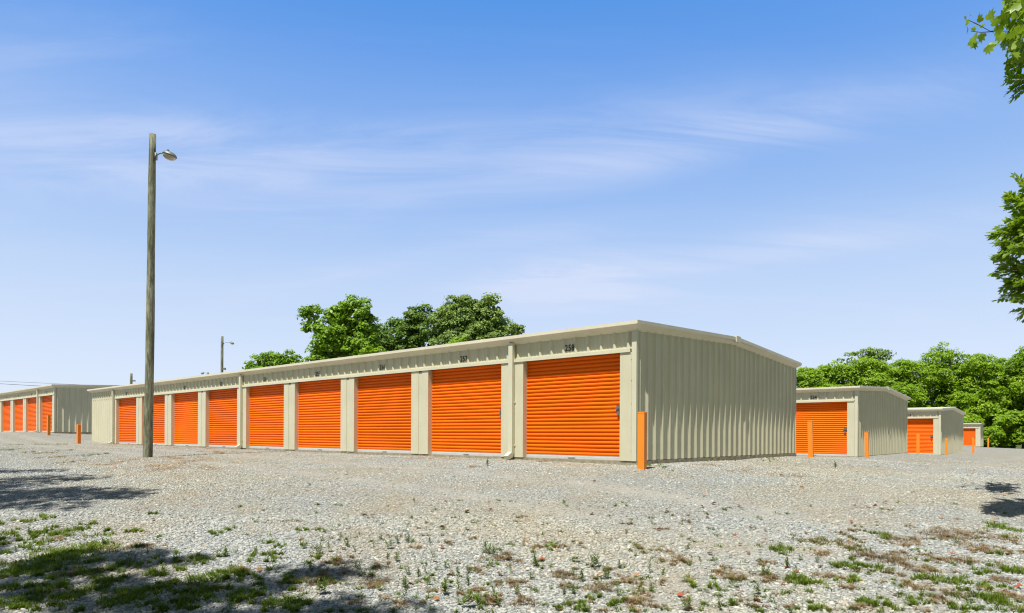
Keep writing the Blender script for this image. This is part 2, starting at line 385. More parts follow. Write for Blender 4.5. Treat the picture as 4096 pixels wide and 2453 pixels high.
def downspout(parent, s, top=2.52, ztoe=0.0, width=.12):
    m = MB(); x = -s
    m.box(x-width/2, x+width/2, -.085, -.002, ztoe+.12, top)
    pr = [(-.085, ztoe+.12), (-.002, ztoe+.12), (-.06, ztoe-.0), (-.19, ztoe-.045), (-.22, ztoe+.035)]
    m.loft([[(x-width/2, a, b) for a, b in pr], [(x+width/2, a, b) for a, b in pr]])
    m.box(x-width/2-.03, x+width/2+.03, -.018, -.0045, .25, .275); m.box(x-width/2-.03, x+width/2+.03, -.018, -.0045, 1.2, 1.225)
    return m.build('downspout', M['trim'], parent)
def storage(name, C, base, L, doors, numbers, label, depth=DEP, gable=True, spouts=(), slab=.32, left_sheet=True, ridge=RZ, numdx=0.0):
    root = empty(name, (C[0], C[1], base), -TH); tag(root, label, 'storage building', 'rows of storage units')
    f = MB(); f.box(-L-.01, .012, -.004+.02, depth+.01, -slab, 0.0); f.build('foundation', M['concrete'], root)
    # closed inner shell
    sh = MB(); sh.box(-L+.05, -.05, REC+.25, depth-.05, .005, 2.45); sh.build('interior_shell', M['dark'], root)
    # right and left end walls following the roof slope, rear wall
    def end_wall(x, sgn):
        V = []; pr = rib_profile(depth-.07, start=.13)
        for s, o in pr:
            y = s+.035; t = 1-abs(y-depth/2)/(depth/2); top = HW+(ridge-EZ)*t
            V += [(x+sgn*o, y, .012), (x+sgn*o, y, top)]
        Fq = np.array([(2*i, 2*i+2, 2*i+3, 2*i+1) for i in range(len(pr)-1)])
        if sgn < 0: Fq = Fq[:, ::-1]
        link('end_wall', np_mesh('end_wall', np.array(V), Fq, M['panel']), None, root)
    end_wall(-.036, 1); end_wall(-L+.036, -1)
    rw = MB(); rw.box(-L+.04, -.04, depth-.03, depth, .01, HW); rw.build('rear_wall', M['panel'], root)
    ct = MB(); ct.loft([[(-.10, -.004, z), (.003, -.004, z), (.003, .07, z), (-.006, .07, z), (-.006, .006, z), (-.10, .006, z)] for z in (.004, HW-.005)])
    ct.build('corner_trim', M['trim'], root); ct = MB(); ct.box(-.036, .002, depth-.05, depth+.003, .004, HW-.005); ct.build('corner_trim', M['trim'], root)
    # header over the doors
    dl = max(d[0]+d[1] for d in doors)
    wall_sheet(root, 'header_panel', -.10, -L+.04, HD+.03, HW+.02, .034, start=.094, pitch=P0/10)
    tr = MB(); tr.box(-(dl+.14), -.125, -.022, .0, HD-.004, HD+.012); tr.box(-(dl+.14), -.125, -.024, -.0221, HD-.004, HD+.062); tr.box(-(dl+.14), -.125, -.022, .035, HD+.055, HD+.062)
    tr.build('header_trim', M['trim'], root)
    sf = MB(); sf.box(-dl-.14, -.12, .004, REC+.2, HD+.013, HD+.03); sf.build('door_head', M['panel'], root)
    # piers
    edges = sorted(doors, key=lambda d: d[0]); prev = .105
    for s, w in edges:
        gap = s-prev
        if gap > .02:
            p = link('door_pier', pier_mesh(gap), None, root); p.location = (-prev, 0, 0)
        prev = s+w
    if L-prev > .05:
        g = min(.20, L-prev); p = link('door_pier', pier_mesh(g), None, root); p.location = (-prev, 0, 0)
        if L-prev-g > .1: wall_sheet(root, 'wall_panel', -prev-g, -L+.02, .008, HD+.03, .032, start=.12)
    for i, (s, w) in enumerate(edges):
        d = link('door', door_mesh(w), None, root); d.location = (-s, 0, 0)
        for nm, me in (('bottom_bar', bar_mesh(w)), ('pull_handle', pull_mesh(w)), ('latch', latch_mesh())):
            link(nm, me, None, d)
        if i < len(numbers) and numbers[i]:
            t = link('unit_number', text_mesh(numbers[i], .135), None, root); t.location = (-(s+1.2275)+numdx, .034-.0085, HD+.135)
            if i < 9: t['label'] = 'black number %s above its orange door' % numbers[i]
    for s in spouts: downspout(root, s)
    # roof body, gutters, sloping rake trims
    rb = MB(); o = .02
    pr = [(-OVF+o, EZ-.012), (depth/2, ridge-.002), (depth+OVF-o, EZ-.012), (depth+OVF-o, EZ-.05), (depth/2, ridge-.10), (-OVF+o, EZ-.05)]
    rb.loft([[(OVS-o, a, b) for a, b in pr], [(-L-OVS+o, a, b) for a, b in pr]])
    rb.build('roof', M['roof'], root)
    def sec(x, y, z, sx, sy, ix, iy):   # outer lip at (x,y), inner edge offset towards the wall
        return [(x, y, z), (x, y, z-.066), (x-ix, y-iy, z-.176), (x-ix*.999, y-iy*.999, z-.004)]
    gt = MB(); ii = .025
    gt.loft([sec(OVS-.001, -OVF, EZ, 0, 0, OVS+ii, -(OVF+ii)), sec(-L-OVS+.001, -OVF, EZ, 0, 0, -(OVS+ii), -(OVF+ii))])
    gt.build('gutter', M['gutter'], root)
    g2 = MB(); g2.loft([sec(OVS-.001, depth+OVF, EZ, 0, 0, OVS+ii, OVF+ii), sec(-L-OVS+.001, depth+OVF, EZ, 0, 0, -(OVS+ii), OVF+ii)]); g2.build('gutter', M['gutter'], root)
    for sx, xx in ((1, OVS), (-1, -L-OVS)):
        r = MB(); io = sx*(OVS+ii)
        r.loft([sec(xx, -OVF+.001, EZ+.002, 0, 0, io, -(OVF+ii)), sec(xx, depth/2, ridge+.002, 0, 0, io, 0), sec(xx, depth+OVF-.001, EZ+.002, 0, 0, io, OVF+ii)])
        r.build('rake_trim', M['gutter'], root)
    if gable:
        rc = MB(); y0, y1 = depth/2-.13, depth/2+.13
        rc.loft([[(OVS+.018, y0, ridge-.125), (OVS+.018, y1, ridge-.125), (OVS+.018, y1, ridge+.012), (OVS+.018, depth/2, ridge+.022), (OVS+.018, y0, ridge+.012)],
                 [(-L-OVS-.018, y0, ridge-.02), (-L-OVS-.018, y1, ridge-.02), (-L-OVS-.018, y1, ridge+.012), (-L-OVS-.018, depth/2, ridge+.022), (-L-OVS-.018, y0, ridge+.012)]])
        rc.build('ridge_cap', M['gutter'], root)
    def screw():
        m = MB(); m.tube([(0, 0, 0), (0, -.006, 0)], .006, 6); return m.mesh('screw', M['steel'])
    if numbers[0] == '258':
        for x, y, zs in [(-.108, -.001, (.2, .65, 1.1, 1.55, 1.95))]+[(-(s+w+.30), .012, (.12, .7, 1.2, 1.7)) for s, w in edges[:3]]:
            for zz in zs: q = link('screw', cached('screw', screw), None, root); q.location = (x, y, zz)
    return root
D9 = [(A0+i*P0, W0) for i in range(9)]
SP = (P0*2-.0 - .0, )
def sp(i): return A0+W0+.30+i*P0
storage('storage_building', (2.3604, 12.5383), 0.0, 31.14, D9, ['258', '257', '256', '255', '254', '253', '252', '251', '250'],
        'long low beige metal storage row with orange doors numbered 250 to 258', spouts=(3.12, 3.12+4*P0, 3.12+8*P0))
D_ = [(A0+i*P0, W0) for i in range(9)]
storage('storage_building', (13.03, 24.85), -.745+CAMZ+.005, 29.0, D_, ['234'], 'beige metal storage building whose orange door is numbered 234', spouts=(3.12,), numdx=.0)
storage('storage_building', (24.46, 37.6), -.99+CAMZ, 29.0, D_, ['214'], 'beige metal storage building whose orange door is numbered 214', spouts=(3.12,), numdx=.0)
storage('storage_building', (-25.65, 36.9), .05+CAMZ, 31.0, D_, ['282', '281', '280', '279'], 'beige storage building with orange doors at the far left, beyond the long row',
        spouts=(3.12, 3.12+4*P0))
storage('storage_building', (53.3, 75.0), -1.0+CAMZ, 6.4, [(.45, 1.15), (2.15, 1.15), (3.85, 1.15)], ['0'], 'smallest and farthest storage building with one narrow orange door, by the trees', depth=3.0, gable=False, ridge=2.72)

# ------------------------------------------------------------------ bollards
bm_ = MB(); bw = .0635
bm_.box(-bw, bw, -bw, bw, -.35, 1.0); b_mesh = bm_.mesh('post', M['bollard'])
cm = MB(); q = bw+.004
cm.loft([[(-q, -q, 1.0005), (q, -q, 1.0005), (q, q, 1.0005), (-q, q, 1.0005)], [(-q, -q, 1.012), (q, -q, 1.012), (q, q, 1.012), (-q, q, 1.012)], [(-q*.8, -q*.8, 1.018), (q*.8, -q*.8, 1.018), (q*.8, q*.8, 1.018), (-q*.8, q*.8, 1.018)]])
c_mesh = cm.mesh('cap', M['bollard'])
BOL = [((2.345, 11.86, -.585), 1.0, (0, 0), 'square orange steel bollard at the near corner of the long storage row'),
       ((8.42, 18.55, -.585), 1.03, (.01, -.022), 'leaning orange bollard standing in front of the door numbered 234'),
       ((13.12, 24.35, -.81), .985, (0, -.02), 'orange bollard at the corner of the building numbered 234'),
       ((19.35, 31.4, -.80), .985, (0, 0), 'orange bollard standing in front of the door numbered 214'),
       ((24.0, 36.4, -1.04), .99, (0, 0), 'orange bollard at the corner of the building numbered 214'),
       ((29.75, 42.5, -.99), .98, (0, 0), 'orange bollard in front of the smallest, farthest storage building'),
       ((47.7, 66, -1.03), 1.0, (0, 0), 'farthest orange bollard, against the green trees at the right'),
       ((-19.0, 28.9, -.45), .82, (0, 0), 'orange bollard by the far left end of the long storage row'),
       ((-24.05, 34.2, -.10), 1.02, (0, 0), 'orange bollard in front of the leftmost storage building')]
for (x, y, z), hgt, (ta, tb), lab in BOL:
    o = empty('bollard', (x, y, z+CAMZ), -TH); o.rotation_euler = (ta, tb, -TH+.115+.012*math.sin(x*3)); tag(o, lab, 'bollard', 'orange bollards')
    p = link('post', b_mesh, None, o); c = link('cap', c_mesh, None, o)
    p.scale = (1, 1, hgt); c.location = (0, 0, hgt-1)

# ------------------------------------------------------------------ poles with lamps
def pole(base, H, r0, r1, lean, label, arm=None, name='utility_pole', cat='utility pole', extra=()):
    root = empty(name, base); tag(root, label, cat, 'wooden poles')
    m = MB(); n = 18; path = []; rad = []
    for i in range(n+1):
        t = i/n; path.append((lean[0]*t+.012*math.sin(5*t), lean[1]*t, -.4+(H+.4)*t)); rad.append(r0+(r1-r0)*t+.003*math.sin(17*t))
    m.tube(path, rad, 20); m.build('pole', M['pole'], root, True)
    if arm:
        az, dx, sg, s = arm    # height, arm length, direction, size
        bx = lean[0]*az/H; rr = r0+(r1-r0)*az/H
        a = MB(); pts = [(bx+sg*(rr-.01), 0, az-.03*s)]
        for t in (.15, .35, .6, .8, 1): pts.append((bx+sg*(rr+dx*t), -.03*t, az+.07*s*math.sin(t*2.3)))
        a.tube(pts, .016*s, 8); a.box(bx+sg*rr-.02, bx+sg*rr+.02, -.04, .04, az-.10*s, az+.08*s); a.build('lamp_arm', M['lamp'], root, True)
        ex, ez = pts[-1][0], pts[-1][2]; tl = -sg*.33
        def ell(mb, cx, cz, rx, rz, z0, z1, rxy=.8, n=16, st=7):
            secs = []
            for i in range(st+1):
                f = z0+(z1-z0)*i/st; k = math.sqrt(max(0, 1-f*f)); sec = []
                for j in range(n):
                    tt = 2*math.pi*j/n; px, py, pz = rx*k*math.cos(tt), rx*rxy*k*math.sin(tt), rz*f
                    sec.append((cx+px*math.cos(tl)-pz*math.sin(tl)*-1*-1, -.03+py, cz+px*math.sin(tl)+pz*math.cos(tl)))
                secs.append(sec)
            mb.loft(secs)
        cx_ = ex+sg*.15*s; cz_ = ez-.055*s
        h = MB(); ell(h, cx_, cz_, .19*s, .11*s, 0.02, .97); hd = h.build('lamp_head', M['lamp'], root, True)
        l = MB(); ell(l, cx_, cz_, .175*s, .115*s, -.93, 0.0); l.build('lens', M['lens'], hd, True)
        pc = MB(); pc.tube([(cx_-sg*.04*s, -.03, cz_+.08*s), (cx_-sg*.04*s, -.03, cz_+.155*s)], .03*s, 10); pc.build('photocell', M['lamp'], hd)
    for e in extra:
        b = MB(); b.box(*e); b.build('bracket', M['lamp'], root)
    return root
px_, py_, pz_ = -9.57, 17.3, -.625+CAMZ
pole((px_, py_, pz_-.02), 8.50, .117, .083, (.11, 0), 'tall weathered green-grey wooden pole in the gravel, in front of the row', arm=(7.93, .22, 1, 1.0), name='lamp_pole', cat='lamp pole')
pole((-20.75, 47, -.5), 7.95, .115, .085, (.06, 0), 'wooden lamp pole rising behind the roof, left of the trees', arm=(7.45, .5, 1, .8), name='lamp_pole', cat='lamp pole', extra=((-.02, .30, -.06, .06, 5.55, 5.7),))
pole((-30.0, 65, -.4), 6.95, .13, .10, (0, 0), 'short distant pole with a small lamp, its tip just above the roof', arm=(6.85, .3, -1, .9), name='lamp_pole', cat='lamp pole')
pole((-43.4, 75, -.3), 7.62, .16, .13, (.05, 0), 'bare distant pole tip above the roof, just right of the lamp pole', extra=((.1, .5, -.05, .05, 6.7, 6.85),))

def wire(name, a, b, sag, label, r=.02):
    a = Vector(a); b = Vector(b); m = MB(); pts = []
    for i in range(25):
        t = i/24; p = a.lerp(b, t); p.z -= sag*4*t*(1-t); pts.append(p)
    m.tube(pts, r, 5); o = m.build(name, M['wire']); tag(o, label, 'cable', 'overhead cables')
def up(px, py, d):
    c, s = math.cos(-ROLL), math.sin(-ROLL); dx, dy = px-CX, py-Y0
    return ((c*dx-s*dy)/F*d, d, CAMZ-(s*dx+c*dy)/F*d)
wire('overhead_cable', up(-900, 1470, 62), up(528, 1562, 74.9), 0.2, 'lower thin black cable in the sky above the leftmost building', .022)
wire('overhead_cable', up(-900, 1475, 66), up(528, 1548, 75.2), .1, 'upper fainter cable in the sky above the leftmost building', .015)

# ------------------------------------------------------------------ foliage
def leaf_cards(P, Nrm, size, r, aspect=.62, fold=.25):
    n = len(P); Nn = Nrm/np.linalg.norm(Nrm, axis=1, keepdims=True)
    t = r.normal(0, 1, (n, 3)); t -= (t*Nn).sum(1, keepdims=True)*Nn; t /= np.linalg.norm(t, axis=1, keepdims=True)
    b = np.cross(Nn, t); s = size[:, None]
    V = np.stack([P-t*s*.5, P+b*s*.5*aspect+Nn*s*fold*.3, P+t*s*.5, P-b*s*.5*aspect+Nn*s*fold*.3], 1)
    # six-pointed: add shoulder verts for a less diamond-like look
    return V
def crown(lobes, n_clump, leaves, leaf, clump_r, seed, squash=.75, down=.15):
    r = np.random.default_rng(seed); Ps, Ns = [], []
    vols = np.array([max(l[3]*l[4], l[3]*l[5]) for l in lobes]); per = np.maximum(4, (n_clump*vols/vols.sum()).astype(int))
    C = []; CR = []
    for l, k in zip(lobes, per):
        d = r.normal(0, 1, (k*3, 3)); d /= np.linalg.norm(d, axis=1, keepdims=True)
        d = d[(d[:, 2] > -.55)][:k]; rad = r.uniform(.72, 1.02, (len(d), 1))
        bumps = 1+.10*np.sin(d[:, :1]*7+seed)+.10*np.sin(d[:, 2:]*9+seed*2)
        C.append(np.array(l[:3])+d*np.array(l[3:6])*rad*bumps); CR.append(clump_r*r.uniform(.55, 1.35, len(d))*min(1.0, .6+.4*min(l[3:6])/2))
    C = np.concatenate(C); CR = np.concatenate(CR); n = len(C)
    idx = np.repeat(np.arange(n), leaves)
    d = r.normal(0, 1, (len(idx), 3)); d /= np.linalg.norm(d, axis=1, keepdims=True); d[:, 2] = np.where(d[:, 2] < -.3, -d[:, 2]*.7, d[:, 2])
    rad = CR[idx]*r.uniform(.35, 1.0, len(idx))**.5
    lump = 1+.22*np.sin(d[:, 0]*5+idx*1.3)*np.sin(d[:, 1]*5+idx*.7)
    P = C[idx]+d*(rad*lump)[:, None]*np.array([1, 1, squash])
    # some hanging inside the lobes so the crown is not hollow
    N = d+r.normal(0, .55, d.shape)+np.array([-.25, -.4, .95])
    S = leaf*r.uniform(.6, 1.35, len(P))
    # inner fill
    m = int(len(P)*.12); lb = np.array(lobes)[r.choice(len(lobes), m, p=vols/vols.sum())]
    di = r.normal(0, 1, (m, 3)); di /= np.linalg.norm(di, axis=1, keepdims=True)
    Pi = lb[:, :3]+di*lb[:, 3:6]*(r.uniform(0, .75, (m, 1))**.4)
    P = np.concatenate([P, Pi]); N = np.concatenate([N, di+r.normal(0, .5, di.shape)]); S = np.concatenate([S, leaf*1.7*np.ones(m)])
    V = leaf_cards(P, N, S, r); F_ = np.arange(len(V)*4).reshape(-1, 4)
    return V.reshape(-1, 3), F_, C
def tree(name, base, lobes, label, cat='tree', group=None, n_clump=120, leaves=80, leaf=.22, clump_r=.9, mat='leaf_mid', seed=1, trunk_r=.28, limbs=14):
    root = empty(name, base); tag(root, label, cat, group)
    V, F_, C = crown(lobes, n_clump, leaves, leaf, clump_r, seed)
    link('crown', np_mesh('crown', V, F_, M[mat]), None, root)
    r = np.random.default_rng(seed+99); t = MB(); top = max(l[2]+l[5]*.3 for l in lobes); l0 = lobes[0]
    m = [(0, 0, -.4), (l0[0]*.15, l0[1]*.15, top*.3), (l0[0]*.5, l0[1]*.5, top*.65), (l0[0], l0[1], top)]
    t.tube(m, [trunk_r*1.2, trunk_r, trunk_r*.6, trunk_r*.15], 10)
    for i in r.choice(len(C), min(limbs, len(C)), replace=False):
        c = C[i]; f = r.uniform(.35, .75); a = Vector(m[1]).lerp(Vector(m[3]), f*.7); c = Vector(c); mid = a.lerp(c, .5); mid.z += .3
        t.tube([a, mid, c], [trunk_r*.38, trunk_r*.22, trunk_r*.06], 6)
    t.build('trunk', M['bark'], root, True)
    return root
def lobe(px, py, d, rx, rz, base, ry=None):
    """ellipsoid lobe whose centre stands d metres off; radii in metres"""
    x, y, z = up(px, py, d); return (x-base[0], y-base[1], z-base[2], rx, ry or rx, rz)
# --- trees behind the long row
def k_(d): return d/F     # metres per photo pixel
b = (up(1400, 1740, 46)[0], 46, -.3); s = k_(46)
tree('maple_tree', b, [lobe(1425, 1290, 46, 72*s, 105*s, b), lobe(1400, 1400, 46, 125*s, 110*s, b), lobe(1340, 1270, 45, 42*s, 50*s, b), lobe(1245, 1270, 45.5, 34*s, 45*s, b), lobe(1225, 1315, 45.5, 14*s, 20*s, b),
     lobe(1275, 1320, 45, 30*s, 34*s, b), lobe(1310, 1370, 44.5, 55*s, 60*s, b), lobe(1290, 1450, 45, 60*s, 70*s, b), lobe(1465, 1330, 46.5, 42*s, 90*s, b), lobe(1400, 1500, 46, 130*s, 90*s, b)],
     'tallest bright green tree behind the roof with a separate lobe on its left', n_clump=430, leaves=75, leaf=.20, clump_r=.52, mat='leaf_mid', seed=11)
b = (up(1600, 1740, 60)[0], 60, -.3); s = k_(60)
tree('oak_tree', b, [lobe(1590, 1370, 60, 95*s, 85*s, b), lobe(1690, 1330, 60, 75*s, 95*s, b), lobe(1520, 1390, 60, 70*s, 80*s, b), lobe(1620, 1480, 60, 150*s, 80*s, b), lobe(1640, 1300, 60, 40*s, 45*s, b)],
     'dark green tree between the two tall crowns behind the roof', n_clump=380, leaves=70, leaf=.24, clump_r=.62, mat='leaf_dark', seed=12)
b = (up(1870, 1740, 56)[0], 56, -.3); s = k_(56)
tree('poplar_tree', b, [lobe(1860, 1270, 56, 90*s, 90*s, b), lobe(1950, 1290, 56, 75*s, 100*s, b), lobe(1780, 1300, 56, 55*s, 60*s, b), lobe(1880, 1380, 56, 150*s, 100*s, b), lobe(1990, 1350, 56, 55*s, 70*s, b), lobe(1770, 1250, 57, 22*s, 20*s, b)],
     'broad grey green tree with a domed top above the roof near door 257', n_clump=420, leaves=75, leaf=.22, clump_r=.58, mat='leaf_grey', seed=13)
b = (up(2050, 1740, 50)[0], 50, -.3); s = k_(50)
tree('young_tree', b, [lobe(2060, 1340, 50, 30*s, 42*s, b), lobe(2083, 1325, 50, 11*s, 10*s, b), lobe(2050, 1420, 50, 45*s, 70*s, b)],
     'small pointed tree top at the right edge of the group behind the roof', n_clump=70, leaves=70, leaf=.18, clump_r=.38, mat='leaf_grey', seed=14, trunk_r=.15)
b = (up(1820, 1740, 48)[0], 48, -.3); s = k_(48)
tree('young_tree', b, [lobe(1830, 1395, 48, 45*s, 45*s, b), lobe(1760, 1440, 48, 60*s, 50*s, b), lobe(1800, 1500, 48, 90*s, 70*s, b)],
     'low bright green tree in front of the broad grey green crown', n_clump=90, leaves=70, leaf=.18, clump_r=.42, mat='leaf_mid', seed=17, trunk_r=.15)
b = (up(1490, 1740, 43)[0], 43, -.3); s = k_(43)
tree('young_tree', b, [lobe(1465, 1420, 43, 22*s, 28*s, b), lobe(1510, 1420, 43, 28*s, 24*s, b), lobe(1495, 1480, 43, 55*s, 60*s, b)],
     'small yellow green tree top at the foot of the tallest tree', n_clump=55, leaves=60, leaf=.16, clump_r=.36, mat='leaf_bright', seed=18, trunk_r=.12)
b = (up(1080, 1740, 72)[0], 72, -.3); s = k_(72)
tree('spreading_tree', b, [lobe(1080, 1450, 72, 60*s, 42*s, b), lobe(1150, 1450, 72, 45*s, 42*s, b), lobe(1010, 1480, 72, 42*s, 32*s, b), lobe(1195, 1470, 72, 36*s, 40*s, b), lobe(1100, 1520, 72, 130*s, 60*s, b)],
     'low flat topped tree behind the roof, right of the second lamp pole', n_clump=260, leaves=60, leaf=.24, clump_r=.6, mat='leaf_mid', seed=15)
# --- wood edge on the right
ED = [  # px, top py, half width px, distance, material, label
 (3225, 1478, 65, 84, 'leaf_bright', 'bright green tree touching the rear corner of the long row'),
 (3340, 1450, 85, 86, 'leaf_bright', 'rounded bright green tree above the left part of roof 234'),
 (3475, 1402, 80, 93, 'leaf_grey', 'wispy greyer tree top standing above its bright green neighbours'),
 (3480, 1440, 100, 84, 'leaf_bright', 'bright green tree in front of the wispy greyer tree top'),
 (3610, 1440, 90, 86, 'leaf_bright', 'bright green tree above the rear end of roof 234'),
 (3770, 1388, 120, 88, 'leaf_bright', 'tallest dome of the bright green wood edge, above roof 214'),
 (3900, 1420, 90, 84, 'leaf_bright', 'bright green tree directly behind the smallest storage building'),
 (4000, 1432, 75, 88, 'leaf_bright', 'bright green tree rising behind the farthest bollard'),
 (4110, 1395, 80, 84, 'leaf_bright', 'bright green tree cut by the right edge of the photo, high crown'),
 (4240, 1380, 110, 80, 'leaf_bright', 'bright green tree just past the right edge of the wood'),
]
for i, (px, top, hw, d, mat, lab) in enumerate(ED):
    bx, by, _ = up(px, 1742, d); bz = float(gh(np.array([bx]), np.array([by]))[0]); b = (bx, by, bz); s = k_(d); r = np.random.default_rng(50+i)
    H = 1742-top; L_ = [lobe(px, top+hw*.62, d, hw*.72*s, hw*.62*s, b)]
    for j in range(9):
        yy = top+H*r.uniform(.32, .98); xx = px+hw*r.uniform(-.85, .85); q = hw*r.uniform(.38, .62)
        L_.append(lobe(xx, yy, d-r.uniform(-1, 3.0), q*s, q*.85*s, b))
    L_.append(lobe(px, 1742-H*.3, d, hw*s, H*.36*s, b, ry=2.0))
    if mat == 'leaf_grey': L_ += [lobe(px-70, top+45, d, 45*s, 30*s, b), lobe(px+65, top+22, d, 50*s, 26*s, b), lobe(px-115, top+75, d, 25*s, 14*s, b), lobe(px+10, top+20, d, 60*s, 24*s, b)]
    L_.append(lobe(px, top+H*.42, d+.3, hw*.98*s, H*.36*s, b, ry=2.4))
    tree('broadleaf_tree', b, L_, lab, group='trees of the wood edge at the right', n_clump=420 if mat != 'leaf_grey' else 200, leaves=62, leaf=.27, clump_r=.78, mat=mat, seed=60+i, limbs=8)
SH = [(3700, 1640, 70, 78), (3830, 1600, 70, 80), (3985, 1600, 62, 78), (4060, 1600, 60, 80), (4130, 1560, 80, 78), (4215, 1560, 80, 76), (4020, 1660, 60, 80), (4090, 1650, 60, 79), (4160, 1640, 60, 78), (3940, 1650, 50, 82), (3560, 1600, 80, 79), (3400, 1590, 80, 80)]
for i, (px, top, hw, d) in enumerate(SH):
    bx, by, _ = up(px, 1742, d); bz = float(gh(np.array([bx]), np.array([by]))[0]); b = (bx, by, bz); s = k_(d); r = np.random.default_rng(80+i)
    foot = 1742+(CAMZ-bz)/s; L_ = []
    for j in range(7):
        yy = top+(foot-top)*r.uniform(.18, .95); xx = px+hw*r.uniform(-.7, .7); q = hw*r.uniform(.4, .6)
        L_.append(lobe(xx, yy, d+r.uniform(-.8, .8), q*s, q*.8*s, b))
    tree('bush', b, L_, 'leafy bright green bush at the foot of the wood edge', cat='bush', group='bushes along the foot of the wood edge', n_clump=170, leaves=62, leaf=.25, clump_r=.6, mat='leaf_bright', seed=90+i, trunk_r=.12, limbs=6)

# --- near trees at the right edge: their trunks stand outside the frame, the branch ends hang in
def spray_mesh(anchors, r, leaf_fn):
    Vs, Fs, o = [], [], 0
    for a in anchors:
        V, F_ = leaf_fn(a, r); Vs.append(V); Fs.append(F_+o); o += len(V)
    return np.concatenate(Vs), np.concatenate(Fs)
def narrow_spray(a, r):
    """a twig end: pos, direction, length -> lance-shaped leaflets to both sides"""
    p, d, L = a; d = d/np.linalg.norm(d); V = []; F_ = []; n = 9
    up_ = np.array([0, 0, 1.0]); side = np.cross(d, up_); side /= np.linalg.norm(side)+1e-6; nn = np.cross(side, d)
    tilt = r.normal(0, .5); side, nn = side*math.cos(tilt)+nn*math.sin(tilt), nn*math.cos(tilt)-side*math.sin(tilt)
    for i in range(n*2+1):
        t = (i//2+.6)/n; sg = 1 if i % 2 else -1; q = p+d*L*min(t, 1)
        ld = d*.75+side*sg*(.8 if i < n*2 else 0)+nn*r.normal(0, .25)+np.array([0, 0, -.15]); ld /= np.linalg.norm(ld)
        l = r.uniform(.075, .12)*(1.05-.3*t); wd = np.cross(ld, nn+r.normal(0, .3, 3)); wd /= np.linalg.norm(wd)+1e-6; w = l*r.uniform(.17, .24)
        b0 = len(V); V += [q, q+ld*l*.35+wd*w, q+ld*l*.7+wd*w*.7-nn*.005, q+ld*l, q+ld*l*.7-wd*w*.7-nn*.005, q+ld*l*.35-wd*w]
        F_ += [(b0, b0+1, b0+2, b0+3), (b0, b0+3, b0+4, b0+5)]
    return np.array(V), np.array(F_)
LOB = [(0, 0), (.18, .10), (.42, .16), (.50, .42), (.30, .50), (.34, .86), (.12, .74), (0, 1.08), (-.12, .74), (-.34, .86), (-.30, .50), (-.50, .42), (-.42, .16), (-.18, .10)]
def lobed_leaf(a, r):
    p, d, L = a; d = d/np.linalg.norm(d); w = np.cross(d, r.normal(0, 1, 3)); w /= np.linalg.norm(w); nn = np.cross(w, d)
    pts = [p+w*x*L+d*y*L+nn*(.28*abs(x)-.10*y*y)*L for x, y in LOB]; c = p+d*L*.45; V = pts+[c]; n = len(pts)
    return np.array(V), np.array([(i, (i+1) % n, n) for i in range(n)])
def near_ash():
    r = np.random.default_rng(5); D = 8.2; base = (9.6, 9.4, float(gh(np.array([9.6]), np.array([9.4]))[0]))
    root = empty('ash_tree', base); tag(root, 'near tree with narrow leaves hanging in at the right edge, mid height', 'tree')
    B = Vector(base); tr = MB(); tr.tube([(0, 0, -.3), (.1, 0, 2), (0, -.1, 4.2), (.2, 0, 6.5), (.3, .1, 8)], [.2, .17, .14, .09, .03], 10)
    # branch ends as seen against the sky; each becomes a twig with its own sprays
    ends = [(4035, 745, 8.3), (3990, 785, 8.1), (4080, 730, 8.5), (4045, 860, 8.4), (3985, 905, 8.0), (4010, 895, 8.3), (3942, 940, 8.1), (3975, 950, 8.4), (3935, 1005, 7.9), (3948, 1025, 8.2), (3965, 1062, 8.3), (3960, 1085, 8.0),
            (3985, 1110, 8.1), (4000, 1165, 8.2), (3978, 1180, 8.3), (4025, 1200, 8.0), (4050, 1250, 8.2), (4068, 1235, 8.5), (4030, 1130, 7.8), (4000, 1000, 7.8), (4060, 980, 7.8), (4060, 1080, 8.0), (4050, 1050, 8.6), (4020, 820, 8.6), (4080, 900, 8.0),
            (4085, 1180, 8.2), (4060, 1150, 8.5), (4070, 800, 8.2), (4020, 950, 8.2), (3995, 1045, 8.6)]
    forks = [Vector(up(4230, 1000, 8.6)), Vector(up(4250, 830, 8.7)), Vector(up(4230, 1150, 8.3)), Vector(up(4210, 920, 8.2)), Vector(up(4200, 1060, 8.8))]
    anch = []
    for f in forks:
        h = f-B; tr.tube([(0.05, 0, max(1.5, h.z-1.2)), (h.x*.5, h.y*.5, h.z-.35), h], [.07, .04, .016], 6)
    def twig(a, b, n):
        a = Vector(a); b = Vector(b); mid = a.lerp(b, .5)+Vector((0, 0, .12)); tr.tube([a-B, mid-B, b-B], [.010, .006, .003], 5)
        for i in range(n):
            t = .28+.72*(i+1)/n; p = a.lerp(mid, t*2) if t < .5 else mid.lerp(b, t*2-1); d0 = np.array((b-a).normalized())
            dd = d0+r.normal(0, .55, 3)*(1.0 if i < n-1 else .15)
            anch.append((np.array(p)+r.normal(0, .03, 3)-d0*.06, dd, r.uniform(.16, .26)))
    for e in ends:
        w = Vector(up(*e)); w = w+Vector((.17, 0, 0)); f = min(forks, key=lambda q: (q-w).length); twig(f, w, 8)
    for j in range(46):   # the rest of the crown, outside the frame
        c = Vector((base[0]+r.uniform(-1.7, 2.4), base[1]+r.uniform(-2.2, 2.6), r.uniform(2.0, 7.0)))
        if c.x/c.y < .84: continue
        e = c+Vector(tuple(r.normal(0, .5, 3)))
        if e.x/e.y > .83: twig(c, e, 8)
    V, F_ = spray_mesh(anch, r, narrow_spray)
    link('crown', np_mesh('crown', V-np.array(base), F_, M['leaf_near']), None, root)
    tr.build('trunk', M['bark'], root, True)
near_ash()
